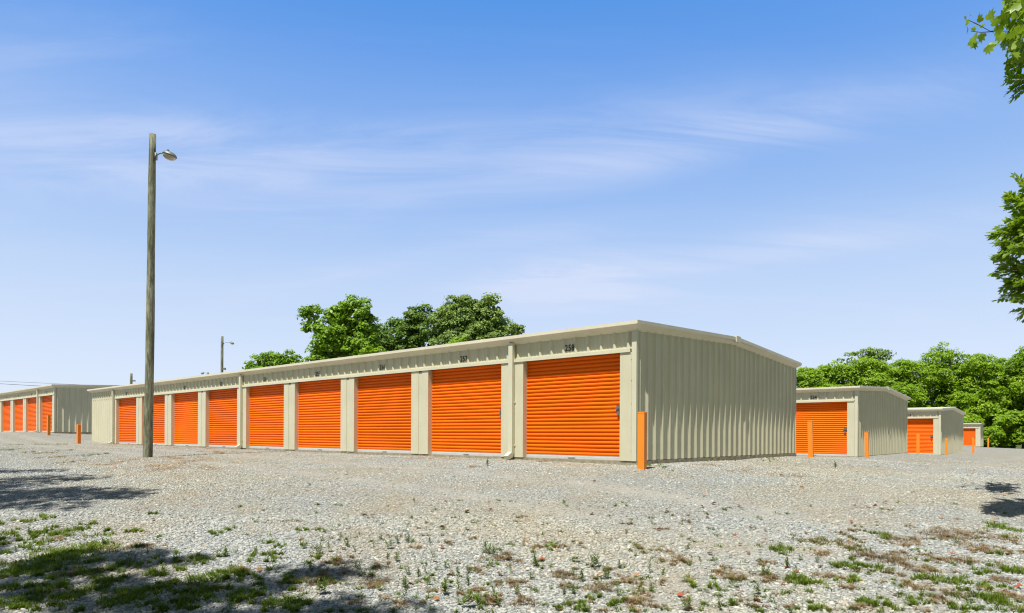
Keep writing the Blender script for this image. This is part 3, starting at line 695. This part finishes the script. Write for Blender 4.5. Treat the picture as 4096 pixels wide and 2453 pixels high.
def near_maple():
    r = np.random.default_rng(8); base = (10.8, 6.8, float(gh(np.array([10.8]), np.array([6.8]))[0]))
    root = empty('sycamore_tree', base); tag(root, 'near tree with broad lobed leaves hanging in at the top right corner', 'tree')
    B = Vector(base); tr = MB(); tr.tube([(0, 0, -.3), (-.1, 0, 3), (0, .1, 6), (.1, 0, 9)], [.24, .2, .15, .04], 10)
    lv = []
    def P_(px, py, d): return Vector(up(px, py, d))
    D = 9.0
    fork = P_(4190, 150, D); h = fork-B; tr.tube([(0, 0, 3.6), (h.x*.5, h.y*.5, h.z-.3), h], [.09, .05, .02], 7)
    tw = [[(4190, 150), (4060, 125), (3960, 125), (3905, 95), (3860, 75)], [(4190, 150), (4090, 90), (4060, 40), (4050, 0)], [(4190, 150), (4110, 190), (4090, 260), (4075, 340)], [(3990, 124), (3925, 130), (3885, 125)],
          [(4040, 123), (4000, 165), (3975, 185)], [(4130, 170), (4050, 190), (4010, 200)], [(4100, 110), (4030, 80)]]
    for t in tw: tr.tube([P_(x, y, D+.1*math.sin(i))-B for i, (x, y) in enumerate(t)], [.012]+[.005]*(len(t)-1), 5)
    L = [(3960, 60, .155, -20), (3918, 75, .125, 10), (3870, 118, .11, 120), (3900, 150, .16, 165), (3925, 150, .13, 200), (3870, 80, .055, 100), (3880, 60, .05, 0), (3905, 100, .10, 60), (3895, 175, .15, 190), (3930, 105, .08, -30),
         (3985, 110, .13, 160), (3970, 180, .15, 175), (3955, 195, .14, 190), (3980, 90, .14, 30), (4020, 60, .17, 10), (4045, 35, .15, 20), (4000, 145, .17, 170), (4015, 175, .17, 190), (4050, 60, .2, 40), (4065, 200, .2, 160), (4080, 150, .2, 200), (4035, 130, .19, 120), (4070, 100, .2, 70), (4050, 160, .2, 180), (4088, 85, .2, 10), (4030, 100, .17, 60), (3990, 130, .15, 140), (4060, 235, .18, 170), (4090, 40, .2, 30), (4025, 150, .18, 150), (4000, 120, .14, 100), (4040, 190, .20, 165), (4060, 130, .20, 170), (4080, 170, .2, 150), (4030, 225, .12, 200), (4060, 90, .17, 60), (4085, 60, .18, -40),
         (4095, 20, .2, -10), (4078, 230, .18, 180), (4090, 120, .2, 90), (4070, 10, .13, -20), (3895, 115, .07, 80), (3870, 95, .06, 140), (4010, 95, .1, 20), (4045, 110, .12, 70), (4092, 200, .2, 190), (3860, 70, .035, 30)]
    for px, py, s, ang in L:
        a = math.radians(ang); d = np.array([math.sin(a)*-1 if ang > 180 else math.sin(-a), r.normal(0, .35), math.cos(a)])
        p = np.array(P_(px, py, D+r.uniform(-.25, .35))); lv.append((p-d*s*.4, d, s))
    for j in range(110):
        px, py = r.uniform(4035, 4180), r.uniform(-60, 260)
        a = r.uniform(1.8, 4.5); lv.append((np.array(P_(px, py, D+r.uniform(-.5, .6))), np.array([math.sin(a), r.normal(0, .5), math.cos(a)]), r.uniform(.12, .2)))
    for j in range(260):
        c = np.array([base[0]+r.uniform(-2.6, 2.5), base[1]+r.uniform(-2.5, 2.8), r.uniform(3.4, 8.8)])
        if c[0]/c[1] > .86: lv.append((c, r.normal(0, 1, 3)+np.array([0, 0, -.5]), r.uniform(.13, .22)))
    V, F_ = spray_mesh(lv, r, lobed_leaf)
    link('crown', np_mesh('crown', V-np.array(base), F_, M['leaf_near']), None, root)
    # narrow-leaved sprig below the lobed leaves belongs to the same overhang
    an = []
    for e in [(4050, 295), (4068, 330), (4085, 360), (4060, 270), (4092, 300), (4080, 250), (4090, 345)]:
        w = np.array(P_(e[0], e[1], D)); an.append((w+np.array([.14, 0, .05]), np.array([-1, r.normal(0, .3), -.35+r.normal(0, .2)]), .22)); an.append((w+np.array([.2, .1, .1]), np.array([-.8, .4, -.6]), .24))
    V, F_ = spray_mesh(an, r, narrow_spray); link('leaf_spray', np_mesh('leaf_spray', V-np.array(base), F_, M['leaf_bright']), None, root)
    tr.build('trunk', M['bark'], root, True)
near_maple()
# --- trees behind the photographer on the left: wholly outside the frame, their shade falls on the gravel
def shade_tree(base, lobes, seed, label, n_clump=150, leaves=90, leaf=.16, clump_r=.55):
    b = (base[0], base[1], float(gh(np.array([base[0]]), np.array([base[1]]))[0])); L_ = [(l[0]-b[0], l[1]-b[1], l[2]-b[2], *l[3:]) for l in lobes]
    tree('shade_tree', b, L_, label, n_clump=n_clump, leaves=leaves, leaf=leaf, clump_r=clump_r, mat='leaf_mid', seed=seed, trunk_r=.22, limbs=16)
kx = 1/math.tan(R(SUN_EL)); lx, ly = math.sin(R(SUN_AZ))*kx, math.cos(R(SUN_AZ))*kx
def caster(gx, gy, h):   # where a crown lobe at height h must hang to shade the ground at gx, gy
    return (gx-lx*(h+.9), gy-ly*(h+.9), h)
SHL = [(-8.2, 9.1, 6.0, 1.6, .7), (-6.7, 8.9, 6.0, 1.0, .4), (-9.0, 10.6, 6.0, 1.5, .8), (-7.4, 9.7, 6.2, 1.4, .5), (-5.9, 9.55, 6.0, .7, .22), (-6.3, 10.1, 6.0, .7, .4), (-11, 10.8, 6.5, 1.7, 1.3), (-8.3, 11.6, 6.6, 1.2, .45), (-10, 13.0, 6.6, 1.3, .5), (-13, 12, 7, 2, 1.5)]
shade_tree((-13.5, 6.0), [(*caster(a, b, h+4), rx, ry, .9) for a, b, h, rx, ry in SHL], 31, 'shade tree outside the frame at the left', n_clump=170, leaves=42, leaf=.14)
SHL = [(-5.2, 6.1, 5.4, 1.3, .7), (-3.9, 5.4, 5.4, 1.2, .75), (-2.5, 5.2, 5.6, .8, .45), (-1.7, 5.9, 5.8, .4, .2), (-6.8, 6.6, 5.6, 1.4, .7), (-3.4, 6.4, 6, .6, .15), (-2.9, 4.9, 5.6, .7, .35), (-2.0, 4.75, 5.6, .6, .28), (-1.3, 5.0, 5.7, .5, .16), (-1.0, 4.6, 5.6, .5, .25), (-3, 4, 5.5, 1.6, 1)]
shade_tree((-8.5, 1.0), [(*caster(a, b, h+4), rx, ry, .7) for a, b, h, rx, ry in SHL], 32, 'shade tree behind the photographer at the left', n_clump=150, leaves=36, clump_r=.42, leaf=.14)

# the photographer stands at the edge of a wood: big trees behind and beside, all outside the frame
for i, (x, y, h, rad) in enumerate([(21, 7, 12, 5), (28, 17, 13, 5), (33, 4, 13, 6), (15, -7, 12, 5), (25, -9, 14, 6), (3, -13, 13, 5.5), (-9, -14, 13, 5.5), (-21, -9, 13, 5.5), (-25, 4, 12, 5), (-31, 16, 11, 4.5), (36, 27, 13, 5)]):
    z0 = float(gh(np.array([x]), np.array([y]))[0])
    tree('woodland_tree', (x, y, z0), [(0, 0, h*.68, rad, rad, h*.32), (rad*.4, rad*.3, h*.4, rad*.8, rad*.8, h*.22), (-rad*.5, -rad*.2, h*.45, rad*.7, rad*.8, h*.25)],
         'big tree of the wood behind the photographer', group='wood behind the photographer', n_clump=210, leaves=34, leaf=.5, clump_r=1.1, mat='leaf_mid', seed=200+i, trunk_r=.3, limbs=8)

# ------------------------------------------------------------------ small plants, litter (positions read off the photo)
ZA = lambda x, y: (x/1.77, 1800+y/1.77)
ZB = lambda x, y: (1300+x/1.77, 1800+y/1.77)
ZC = lambda x, y: (2696+x/1.77, 1800+y/1.77)
def blades(centres, h, w, r, bend=.5):
    n = len(centres); a = r.uniform(0, 6.28, n); L = h*r.uniform(.5, 1.3, n); b = bend*r.uniform(.3, 1.4, n)
    d = np.c_[np.cos(a), np.sin(a)]; p = np.c_[-d[:, 1], d[:, 0]]*w*.5
    def pt(t, side, ws): return np.c_[centres[:, :2]+d*(L*b*t*t)[:, None]+p*side*ws, centres[:, 2]+L*t*(1-.25*b*t)]
    V = np.stack([pt(0, -1, 1), pt(0, 1, 1), pt(.5, 1, .8), pt(.5, -1, .8), pt(1, 1, .12), pt(1, -1, .12)], 1).reshape(-1, 3)
    i = np.arange(n)*6; F_ = np.stack([np.c_[i, i+1, i+2, i+3], np.c_[i+3, i+2, i+4, i+5]], 1).reshape(-1, 4)
    return V, F_
def patch_pts(P, r):
    out = []
    for (cx, cy, rx, ry, n) in P:
        # n blades spread over clumps inside the ellipse
        k = max(3, n//28); cc = r.normal(0, .55, (k, 2)); q = cc[(r.uniform(0, 1, n)**1.6*k).astype(int)]+r.normal(0, .11, (n, 2))
        x0, y0, _ = pix(cx, cy); xr = abs(pix(cx+rx, cy)[0]-x0)+.01; yr = abs(pix(cx, cy-ry)[1]-pix(cx, cy+ry)[1])*.5+.01
        X = x0+q[:, 0]*xr; Y = y0+q[:, 1]*yr; out.append(np.c_[X, Y, gh(X, Y)])
    return np.concatenate(out)
def stuff_patch(name, P, h, w, mat, seed, label, cat, bend=.5):
    r = np.random.default_rng(seed); C = patch_pts(P, r); V, F_ = blades(C, h, w, r, bend)
    o = link(name, np_mesh(name, V, F_, M[mat]), None); tag(o, label, cat, kind='stuff')
def ell(fn, rows, dens=1.0):
    out = []
    for x, y, rx, ry in rows:
        px, py = fn(x, y); out.append((px, py, rx/1.77, ry/1.77, int((60+rx*ry*.11)*dens)))
    return out
G = ell(ZA, [(560, 720, 230, 60), (480, 760, 200, 40), (250, 830, 260, 50), (60, 880, 120, 50), (430, 600, 110, 40), (330, 580, 70, 30), (920, 1060, 150, 60), (1100, 890, 90, 20), (800, 940, 90, 35), (1430, 930, 150, 35),
             (1380, 1040, 130, 60), (1700, 1050, 150, 35), (650, 880, 130, 40), (1230, 860, 60, 18), (1620, 880, 90, 30), (350, 980, 120, 40), (60, 1100, 120, 50), (430, 1070, 120, 50), (2050, 1100, 150, 35), (20, 525, 60, 18),
             (230, 520, 90, 15), (640, 530, 60, 14), (640, 1000, 80, 25), (1130, 980, 90, 30), (860, 830, 110, 30), (50, 1000, 120, 25), (1250, 1110, 90, 40), (1440, 790, 80, 20), (1230, 800, 70, 14), (330, 480, 90, 12), (30, 610, 70, 30), (1080, 460, 45, 12), (1700, 900, 60, 40)], .95)
G += ell(ZC, [(720, 705, 110, 38), (1200, 820, 90, 35), (1370, 850, 120, 30), (930, 945, 150, 40), (860, 920, 70, 30), (1780, 930, 80, 30), (1980, 940, 120, 35), (2250, 1080, 150, 60), (2340, 560, 120, 40), (2400, 860, 100, 50), (1350, 1080, 60, 30),
              (1550, 1130, 70, 30), (2000, 1120, 90, 30), (1690, 1080, 80, 25), (1290, 930, 80, 20), (2280, 990, 90, 22), (2220, 870, 80, 25), (1490, 610, 90, 20), (120, 950, 50, 25), (290, 980, 40, 20), (2010, 990, 50, 20), (1000, 1130, 60, 25), (2330, 740, 60, 15), (420, 1100, 50, 20), (2400, 630, 60, 12)], .8)
G += ell(ZB, [(1590, 690, 80, 20), (1750, 1130, 90, 30), (2050, 1090, 90, 25), (1900, 1050, 60, 15), (1100, 1090, 60, 30)], .7)
G += [(900/2.7533*0+ (350+x)/2.7533, 1450+y/2.7533, 60, 3, 160) for x, y in ((60, 905), (250, 905))] + [(70/2.75, 1450+965/2.75, 40, 6, 260), (1040/2.75, 1450+1015/2.75, 22, 6, 160), (380/2.75, 1450+990/2.75, 25, 4, 100), (670/2.75, 1450+975/2.75, 18, 4, 90), (2620, 1865, 35, 7, 120), (2660, 1875, 25, 6, 80)]
_r = random.Random(4)
G += [(_r.uniform(2620, 3180), _r.uniform(1832, 1850), _r.uniform(5, 16), 2, _r.randint(15, 50)) for _ in range(16)] + [(_r.uniform(0, 1300), _r.uniform(2120, 2450), _r.uniform(10, 45), _r.uniform(3, 12), _r.randint(30, 140)) for _ in range(90)]
stuff_patch('grass', G, .05, .0075, 'grass', 3, 'short green grass tufts creeping through the gravel', 'grass', .9)
O = ell(ZC, [(1050, 660, 160, 35), (1230, 690, 110, 35), (1300, 650, 60, 20), (440, 930, 90, 20)], .9) + ell(ZB, [(2340, 720, 80, 25)], .8) + [(700/2.75, 1450+1040/2.75, 60, 8, 300), (560/2.75, 1450+1000/2.75, 40, 6, 200), (780/2.75, 1450+1100/2.75, 30, 7, 150)]
_r = random.Random(4)
stuff_patch('ground_weeds', [(_r.uniform(900, 4090), 2453-450*_r.random()**1.5, _r.uniform(4, 22), _r.uniform(2, 7), _r.randint(14, 60)) for _ in range(300)], .035, .006, 'weed', 13, 'tiny low weeds dotted between the stones', 'weeds', 1.3)
stuff_patch('dry_grass', O, .045, .006, 'olive', 4, 'olive half dry grass matted on the gravel', 'grass', 1.1)
B_ = ell(ZC, [(1900, 600, 200, 45), (2340, 620, 160, 35), (1560, 790, 110, 50), (380, 890, 110, 45), (700, 920, 100, 35), (1020, 745, 150, 12), (1580, 660, 90, 35), (2400, 720, 90, 30), (1960, 1020, 80, 25), (1240, 990, 60, 20), (640, 810, 110, 14), (1780, 850, 140, 25),
              (1560, 880, 70, 20), (2130, 720, 70, 20), (1640, 750, 140, 14), (580, 1120, 60, 15), (1360, 770, 80, 25), (2350, 920, 120, 25), (1850, 790, 60, 20), (1300, 1130, 60, 15), (40, 780, 60, 40), (1850, 1070, 70, 20), (2050, 600, 150, 35), (1700, 640, 130, 30), (2200, 700, 150, 30), (1450, 760, 120, 30), (2050, 800, 160, 30), (2380, 1040, 90, 30), (1100, 900, 110, 20), (1700, 980, 120, 25)], 1.0)
B_ += ell(ZB, [(1240, 775, 120, 40), (1350, 955, 140, 22), (1670, 890, 120, 35), (1940, 980, 110, 35), (1420, 1085, 70, 35), (2230, 1090, 90, 60), (350, 950, 90, 32), (1110, 865, 70, 22), (1150, 1065, 120, 30), (640, 700, 50, 14), (80, 800, 90, 30), (1500, 690, 60, 16), (350, 840, 50, 30), (880, 665, 50, 12), (1990, 860, 60, 20), (1720, 970, 50, 22)], 1.0)
B_ += ell(ZA, [(840, 690, 110, 30), (1100, 685, 100, 18), (430, 640, 80, 20), (1680, 860, 110, 22), (2240, 920, 100, 60), (2080, 950, 80, 20), (450, 890, 90, 30), (700, 860, 90, 25), (1330, 1060, 60, 20)], .9)
B_ += [(_r.uniform(1000, 4090), 2453-400*_r.random()**1.4, _r.uniform(5, 40), _r.uniform(2, 7), _r.randint(20, 110)) for _ in range(100)]
stuff_patch('dead_grass', B_, .042, .005, 'dead', 5, 'brown dead grass and weeds matted on the gravel', 'dead grass', 1.4)
S_ = ell(ZA, [(880, 75, 200, 22), (1320, 85, 260, 22), (1150, 130, 330, 30), (780, 100, 90, 15), (1300, 60, 150, 15)], .9) + ell(ZC, [(900, 62, 170, 22), (1780, 85, 90, 7), (640, 160, 230, 30), (300, 110, 250, 14), (620, 60, 120, 10)], .5) + ell(ZB, [(640, 60, 330, 12), (1080, 118, 110, 6), (1600, 85, 250, 7)], .8) + ell(ZC, [(2150, 150, 210, 16)], .5)
S_ += [(900+x/2.698-50, 1350+y/2.698, 60, 3, 200) for x, y in ((0, 1235), (150, 1240), (300, 1250))] + [(450, 1781, 60, 2.5, 130), (700, 1792, 110, 3, 260), (850, 1797, 80, 3, 140)]
stuff_patch('pine_straw', S_, .05, .006, 'straw', 6, 'rusty pine straw and leaf litter drifted round the pole and along the slab', 'leaf litter', 2.6)

def weed_mesh(seed, tall=1.0):
    r = np.random.default_rng(seed); V, F_ = [], []
    ns = r.integers(1, 4)
    for s in range(ns):
        lean = r.normal(0, .18, 2); ox, oy = r.normal(0, .02, 2)*(s > 0); H = r.uniform(.10, .17)*tall
        b = len(V); w = .0016
        for z in (0, .5, 1): V += [(ox+lean[0]*H*z-w, oy+lean[1]*H*z, H*z-.01), (ox+lean[0]*H*z+w, oy+lean[1]*H*z+w, H*z-.01)]
        F_ += [(b, b+1, b+3, b+2), (b+2, b+3, b+5, b+4)]
        n = int(r.integers(16, 26))
        for i in range(n):
            t = .25+.78*i/n; a = i*2.4+r.uniform(-.3, .3); l = r.uniform(.036, .06)*(1.15-.45*t); el = .45+.7*t
            c = np.array([ox+lean[0]*H*t, oy+lean[1]*H*t, H*t-.01]); d = np.array([math.cos(a)*math.cos(el), math.sin(a)*math.cos(el), math.sin(el)]); p = np.array([-math.sin(a), math.cos(a), 0])*l*.13
            b = len(V); V += [tuple(c), tuple(c+d*l*.5+p), tuple(c+d*l-np.array([0, 0, l*.2])), tuple(c+d*l*.5-p)]; F_.append((b, b+1, b+2, b+3))
    return np_mesh('weed', np.array(V), np.array(F_), M['weed'])
WM = [weed_mesh(100+i) for i in range(7)]
WP = [(ZB, *q) for q in [(385,640,.7),(345,690,.7),(458,700,1.2),(510,665,1),(580,660,1),(225,725,.9),(740,665,.7),(495,790,.9),(785,800,1.1),(595,885,.9),(330,905,.8),(565,985,1),(725,890,.9),(665,905,.9),(725,965,.8),(905,875,.8),
      (945,880,.8),(1020,880,.8),(855,1030,1.3),(950,1020,1.4),(1020,960,1),(1015,1120,1.4),(1240,1120,1.4),(1090,1110,1),(1150,740,1.5),(1200,750,1),(1400,695,1),(1497,835,1.3),(1185,830,.8),(1320,885,.8),(1465,920,.8),(1360,1030,.9),
      (1925,840,1.4),(1745,895,1),(1825,940,1.2),(2010,915,1.1),(2295,880,1.1),(2315,990,.9),(2395,895,.8),(2138,595,.6),(2210,1010,1.1),(2085,840,.8),(1770,1030,.9),(535,1090,1.2),(2072,1040,.8),(2200,755,.6),(1540,615,.5),(865,535,.7),
      (155,690,.8),(115,630,.6),(1100,765,.7),(845,840,.7),(1720,720,.6),(440,780,.7),(1245,960,.7),(1145,115,1.6),(220,860,.9),(845,980,1.0),(2245,1020,.7),(1600,1000,.6),(1690,1030,.6),(405,1085,.7)]]
WP += [(ZA, *q) for q in [(1590,760,1.1),(2240,745,1.1),(2330,725,1.1),(1960,870,.9),(2200,870,1.2),(2270,1030,1.4),(755,680,1.1),(235,650,.8),(200,715,.8),(110,620,.8),(2285,650,.8),(2150,705,.8),(1810,745,.8),(2460,690,1),(210,610,.9),(320,600,.9),(1285,490,.5),(120,725,.7),(1640,1130,1),(300,1060,1.1),(960,790,.8),(1050,745,.6)]]
WP += [(ZC, *q) for q in [(95,710,.7),(305,825,1),(190,800,.7),(650,890,1.1),(805,840,1),(870,875,.8),(1147,130,1.6),(100,1135,1.1),(740,1145,.8),(1400,740,.8),(2005,665,.9),(600,1030,.9),(675,1090,.9),(330,1145,.9),(2100,820,.8),(1450,1090,.7),(900,790,.7),(1755,1040,.8),(1020,800,.6),(615,70,.9),(675,75,.7)]]
wi = 0
for fn, x, y, s in WP:
    X, Y, Z = pix(*fn(x, y)); o = link('weed', WM[wi % 7], None); o.location = (X, Y, Z); o.scale = (s*.85, s*.85, s*.66); o.rotation_euler = (0, 0, wi*1.7)
    lab = 'small upright green weed sprouting from the gravel'
    if (x, y) == (1147, 130): lab = 'lone dark green weed in the gravel right of the long row'
    if (x, y) == (1145, 115): lab = 'lone weed growing at the slab below door 257'
    tag(o, lab, 'weed', 'weeds sprouting from the gravel'); wi += 1
def fallen_mesh(seed, mat):
    r = np.random.default_rng(seed); V = []; c = r.uniform(.3, .9)
    for x, y in LOB: V.append((x*r.uniform(.8, 1.1), y-.5, c*(x*x)*1.1+r.uniform(0, .12)+.15*(y-.5)**2))
    V.append((0, 0, .02)); n = len(LOB); F_ = [(i, (i+1) % n, n) for i in range(n)]
    return np_mesh('fallen_leaf', np.array(V)*.075, np.array(F_), M[mat])
FM = {k: [fallen_mesh(j*7+i, k) for i in range(3)] for j, k in enumerate(('fl_orange', 'fl_red', 'fl_brown'))}
FL = {'fl_orange': [(ZB, *q) for q in [(1945,122),(785,1080),(2205,905),(1935,900),(1180,1105),(1430,660),(840,1025),(890,890),(1320,955)]]+[(ZC, *q) for q in [(215,335),(130,580),(107,633),(648,633),(775,962),(2240,237),(1895,490),(2345,328),(2410,665),(1380,422),(1512,422),(1310,537),(905,270),(700,408),(2110,325),(2275,510),(1230,655),(1350,640)]]+[(ZA, *q) for q in [(820,132),(1830,865),(1545,298),(2430,715)]],
      'fl_red': [(ZB, *q) for q in [(850,370),(1540,793),(830,703),(1890,460),(2367,577),(1630,705),(20,810),(1170,436),(2020,650)]]+[(ZC, *q) for q in [(470,1022),(605,1087),(785,845),(1105,592),(1425,408),(1560,1043),(1255,515),(2440,988),(480,422),(870,878),(435,615),(50,1050),(1970,750)]]+[(ZA, *q) for q in [(1700,855),(1750,870),(2050,265)]],
      'fl_brown': [(ZB, *q) for q in [(1165,380),(1010,445),(1905,230),(2417,432),(1800,398),(1300,785),(130,715),(1650,1145),(1240,897),(2390,965),(1555,665),(600,960)]]+[(ZC, *q) for q in [(455,405),(235,490),(620,498),(548,567),(935,605),(470,683),(255,745),(597,795),(1040,838),(1495,382),(1280,408),(1440,520),(2320,845),(765,188),(1690,305),(650,580),(285,392),(200,410),(525,743),(1930,622)]]+[(ZA, *q) for q in [(2185,248),(2170,300),(1090,503),(2400,780),(1980,975),(2385,122)]]}
NM = {'fl_orange': 'curled orange dead leaf lying on the gravel', 'fl_red': 'reddish dead leaf lying on the gravel', 'fl_brown': 'dark brown curled dead leaf lying on the gravel'}
fi = 0
for k, rows in FL.items():
    for fn, x, y in rows:
        X, Y, Z = pix(*fn(x, y)); o = link('fallen_leaf', FM[k][fi % 3], None); o.location = (X, Y, Z+.018); s = .62+.45*((fi*37) % 10)/10
        o.scale = (s, s, s); o.rotation_euler = (.25*math.sin(fi*2.1), .3*math.cos(fi*3.7), fi*2.3)
        tag(o, NM[k], 'leaf', {'fl_orange': 'orange fallen leaves', 'fl_red': 'reddish fallen leaves', 'fl_brown': 'brown fallen leaves'}[k]); fi += 1

# ------------------------------------------------------------------ light and sky
w = bpy.data.worlds.new('World'); scene.world = w; EXPO = .47; w.use_nodes = True; t = w.node_tree; n = t.nodes; l = t.links
bg = n['Background']; bg.inputs['Strength'].default_value = .12
sky = n.new('ShaderNodeTexSky'); sky.sky_type = 'NISHITA'; sky.sun_disc = False; sky.sun_elevation = R(SUN_EL); sky.sun_rotation = R(180+SUN_AZ)
sky.air_density = 1.0; sky.dust_density = .6; sky.ozone_density = 1.6; sky.altitude = 200
tc = n.new('ShaderNodeTexCoord'); sep = n.new('ShaderNodeSeparateXYZ'); l.new(tc.outputs['Generated'], sep.inputs[0])
def mth(op, a, b=None, clamp=False):
    m = n.new('ShaderNodeMath'); m.operation = op; m.use_clamp = clamp
    for i, v in enumerate((a, b)):
        if v is None: continue
        if isinstance(v, (int, float)): m.inputs[i].default_value = v
        else: l.new(v, m.inputs[i])
    return m.outputs[0]
def wmix(f, a, b, mode='MIX'):
    m = n.new('ShaderNodeMix'); m.data_type = 'RGBA'; m.blend_type = mode
    for v, i in ((f, 0), (a, 6), (b, 7)):
        if isinstance(v, (int, float)): m.inputs[i].default_value = v
        elif isinstance(v, tuple): m.inputs[i].default_value = (*v, 1)
        else: l.new(v, m.inputs[i])
    return m.outputs[2]
z = mth('MAXIMUM', sep.outputs['Z'], 0.0)
# high cirrus: direction projected on a flat layer overhead, stretched along one way
zz = mth('ADD', z, .16); X = mth('DIVIDE', sep.outputs['X'], zz); Y = mth('DIVIDE', sep.outputs['Y'], zz)
cb = n.new('ShaderNodeCombineXYZ'); l.new(X, cb.inputs[0]); l.new(Y, cb.inputs[1])
def streaks(rot, sc_, loc, scale, lo, hi, detail=8, rough=.55, dist=.3):
    mp = n.new('ShaderNodeMapping'); mp.inputs['Rotation'].default_value = (0, 0, R(rot)); mp.inputs['Scale'].default_value = (*sc_, 1); mp.inputs['Location'].default_value = (*loc, 0); l.new(cb.outputs[0], mp.inputs['Vector'])
    nz = n.new('ShaderNodeTexNoise'); nz.inputs['Scale'].default_value = scale; nz.inputs['Detail'].default_value = detail; nz.inputs['Roughness'].default_value = rough; nz.inputs['Distortion'].default_value = dist; l.new(mp.outputs[0], nz.inputs['Vector'])
    cr = n.new('ShaderNodeValToRGB'); cr.color_ramp.elements[0].position = lo; cr.color_ramp.elements[1].position = hi; cr.color_ramp.interpolation = 'EASE'; l.new(nz.outputs['Fac'], cr.inputs['Fac']); return cr.outputs['Color']
c1 = streaks(-48, (.45, 1.3), (2.1, .6), .75, .40, .66); c2 = streaks(-55, (.40, 2.0), (.4, 3.1), 1.9, .42, .80, 9, .58, .8)
yy = mth('MAXIMUM', sep.outputs['Y'], .12); av = mth('DIVIDE', sep.outputs['X'], yy); vv = mth('DIVIDE', z, yy)
c3 = streaks(-58, (.55, 1.9), (5.2, 1.7), 2.2, .32, .72, 12, .64, 1.0)
def band(v0, sl, cv, w, a0=None, aw=1.0):
    d = mth('SUBTRACT', vv, mth('ADD', v0, mth('ADD', mth('MULTIPLY', av, sl), mth('MULTIPLY', mth('MULTIPLY', av, av), cv))))
    g = mth('EXPONENT', mth('MULTIPLY', mth('MULTIPLY', d, d), -1/w**2))
    if a0 is not None:
        e_ = mth('SUBTRACT', av, a0); g = mth('MULTIPLY', g, mth('EXPONENT', mth('MULTIPLY', mth('MULTIPLY', e_, e_), -1/aw**2)))
    return g
bands = mth('ADD', mth('MULTIPLY', band(.45, .10, .06, .06, -.1, .9), .36), mth('MULTIPLY', band(.37, -.05, .10, .075, -.6, .45), .42))
bands = mth('ADD', bands, mth('MULTIPLY', band(.385, .20, 0, .035, .25, .35), .40))
bands = mth('ADD', bands, mth('MULTIPLY', band(.235, .02, 0, .045, .09, .13), 1.2))
bands = mth('ADD', bands, mth('MULTIPLY', band(.215, .17, 0, .028, .45, .35), .5))
bands = mth('ADD', bands, mth('MULTIPLY', band(.30, .22, 0, .02, -.2, .3), .3))
bands = mth('MULTIPLY', bands, mth('ADD', .30, mth('MULTIPLY', c3, 1.1)))
cmix = mth('ADD', mth('MULTIPLY', mth('MULTIPLY', c1, mth('ADD', .35, c2)), .35), bands, True)
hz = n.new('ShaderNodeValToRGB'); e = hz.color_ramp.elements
SK = [(0, (.78, .865, .985)), (.10, (.68, .79, .98)), (.20, (.55, .70, .955)), (.29, (.40, .585, .93)), (.40, (.22, .435, .885)), (.50, (.125, .345, .845)), (.57, (.09, .31, .80)), (.68, (.11, .20, .38)), (.80, (.10, .13, .18)), (1, (.08, .10, .13))]  # unseen zenith is made grey and dark to weaken the blue fill
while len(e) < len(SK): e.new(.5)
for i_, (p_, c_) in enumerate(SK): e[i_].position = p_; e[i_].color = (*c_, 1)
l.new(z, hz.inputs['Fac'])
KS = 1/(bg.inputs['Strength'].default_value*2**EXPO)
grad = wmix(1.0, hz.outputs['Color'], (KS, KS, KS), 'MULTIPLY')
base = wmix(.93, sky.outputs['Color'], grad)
up_ = mth('SUBTRACT', 1.0, mth('MULTIPLY', mth('SUBTRACT', z, .42), 8.0, True), True)
cl = mth('MULTIPLY', mth('MULTIPLY', cmix, .75), up_)
base = wmix(cl, base, (.70*KS, .77*KS, .97*KS))
# unseen sky behind the camera is greyed to lower the fill on shaded walls
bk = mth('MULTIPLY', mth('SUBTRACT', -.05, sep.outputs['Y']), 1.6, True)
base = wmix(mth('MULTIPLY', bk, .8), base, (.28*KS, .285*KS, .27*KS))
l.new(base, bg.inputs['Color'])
sd = bpy.data.lights.new('sun', 'SUN'); sd.energy = 5.0; sd.angle = R(.55); sd.color = (1, .95, .86); so = bpy.data.objects.new('sun', sd); COL.objects.link(so)
dirv = Vector((math.sin(R(SUN_AZ))*math.cos(R(SUN_EL)), math.cos(R(SUN_AZ))*math.cos(R(SUN_EL)), -math.sin(R(SUN_EL))))
so.rotation_euler = dirv.to_track_quat('-Z', 'Y').to_euler(); so.location = (-10, -15, 30)
vs = scene.view_settings; vs.view_transform = 'Standard'; vs.look = 'None'; vs.exposure = EXPO; vs.gamma = 1.0; vs.use_curve_mapping = False
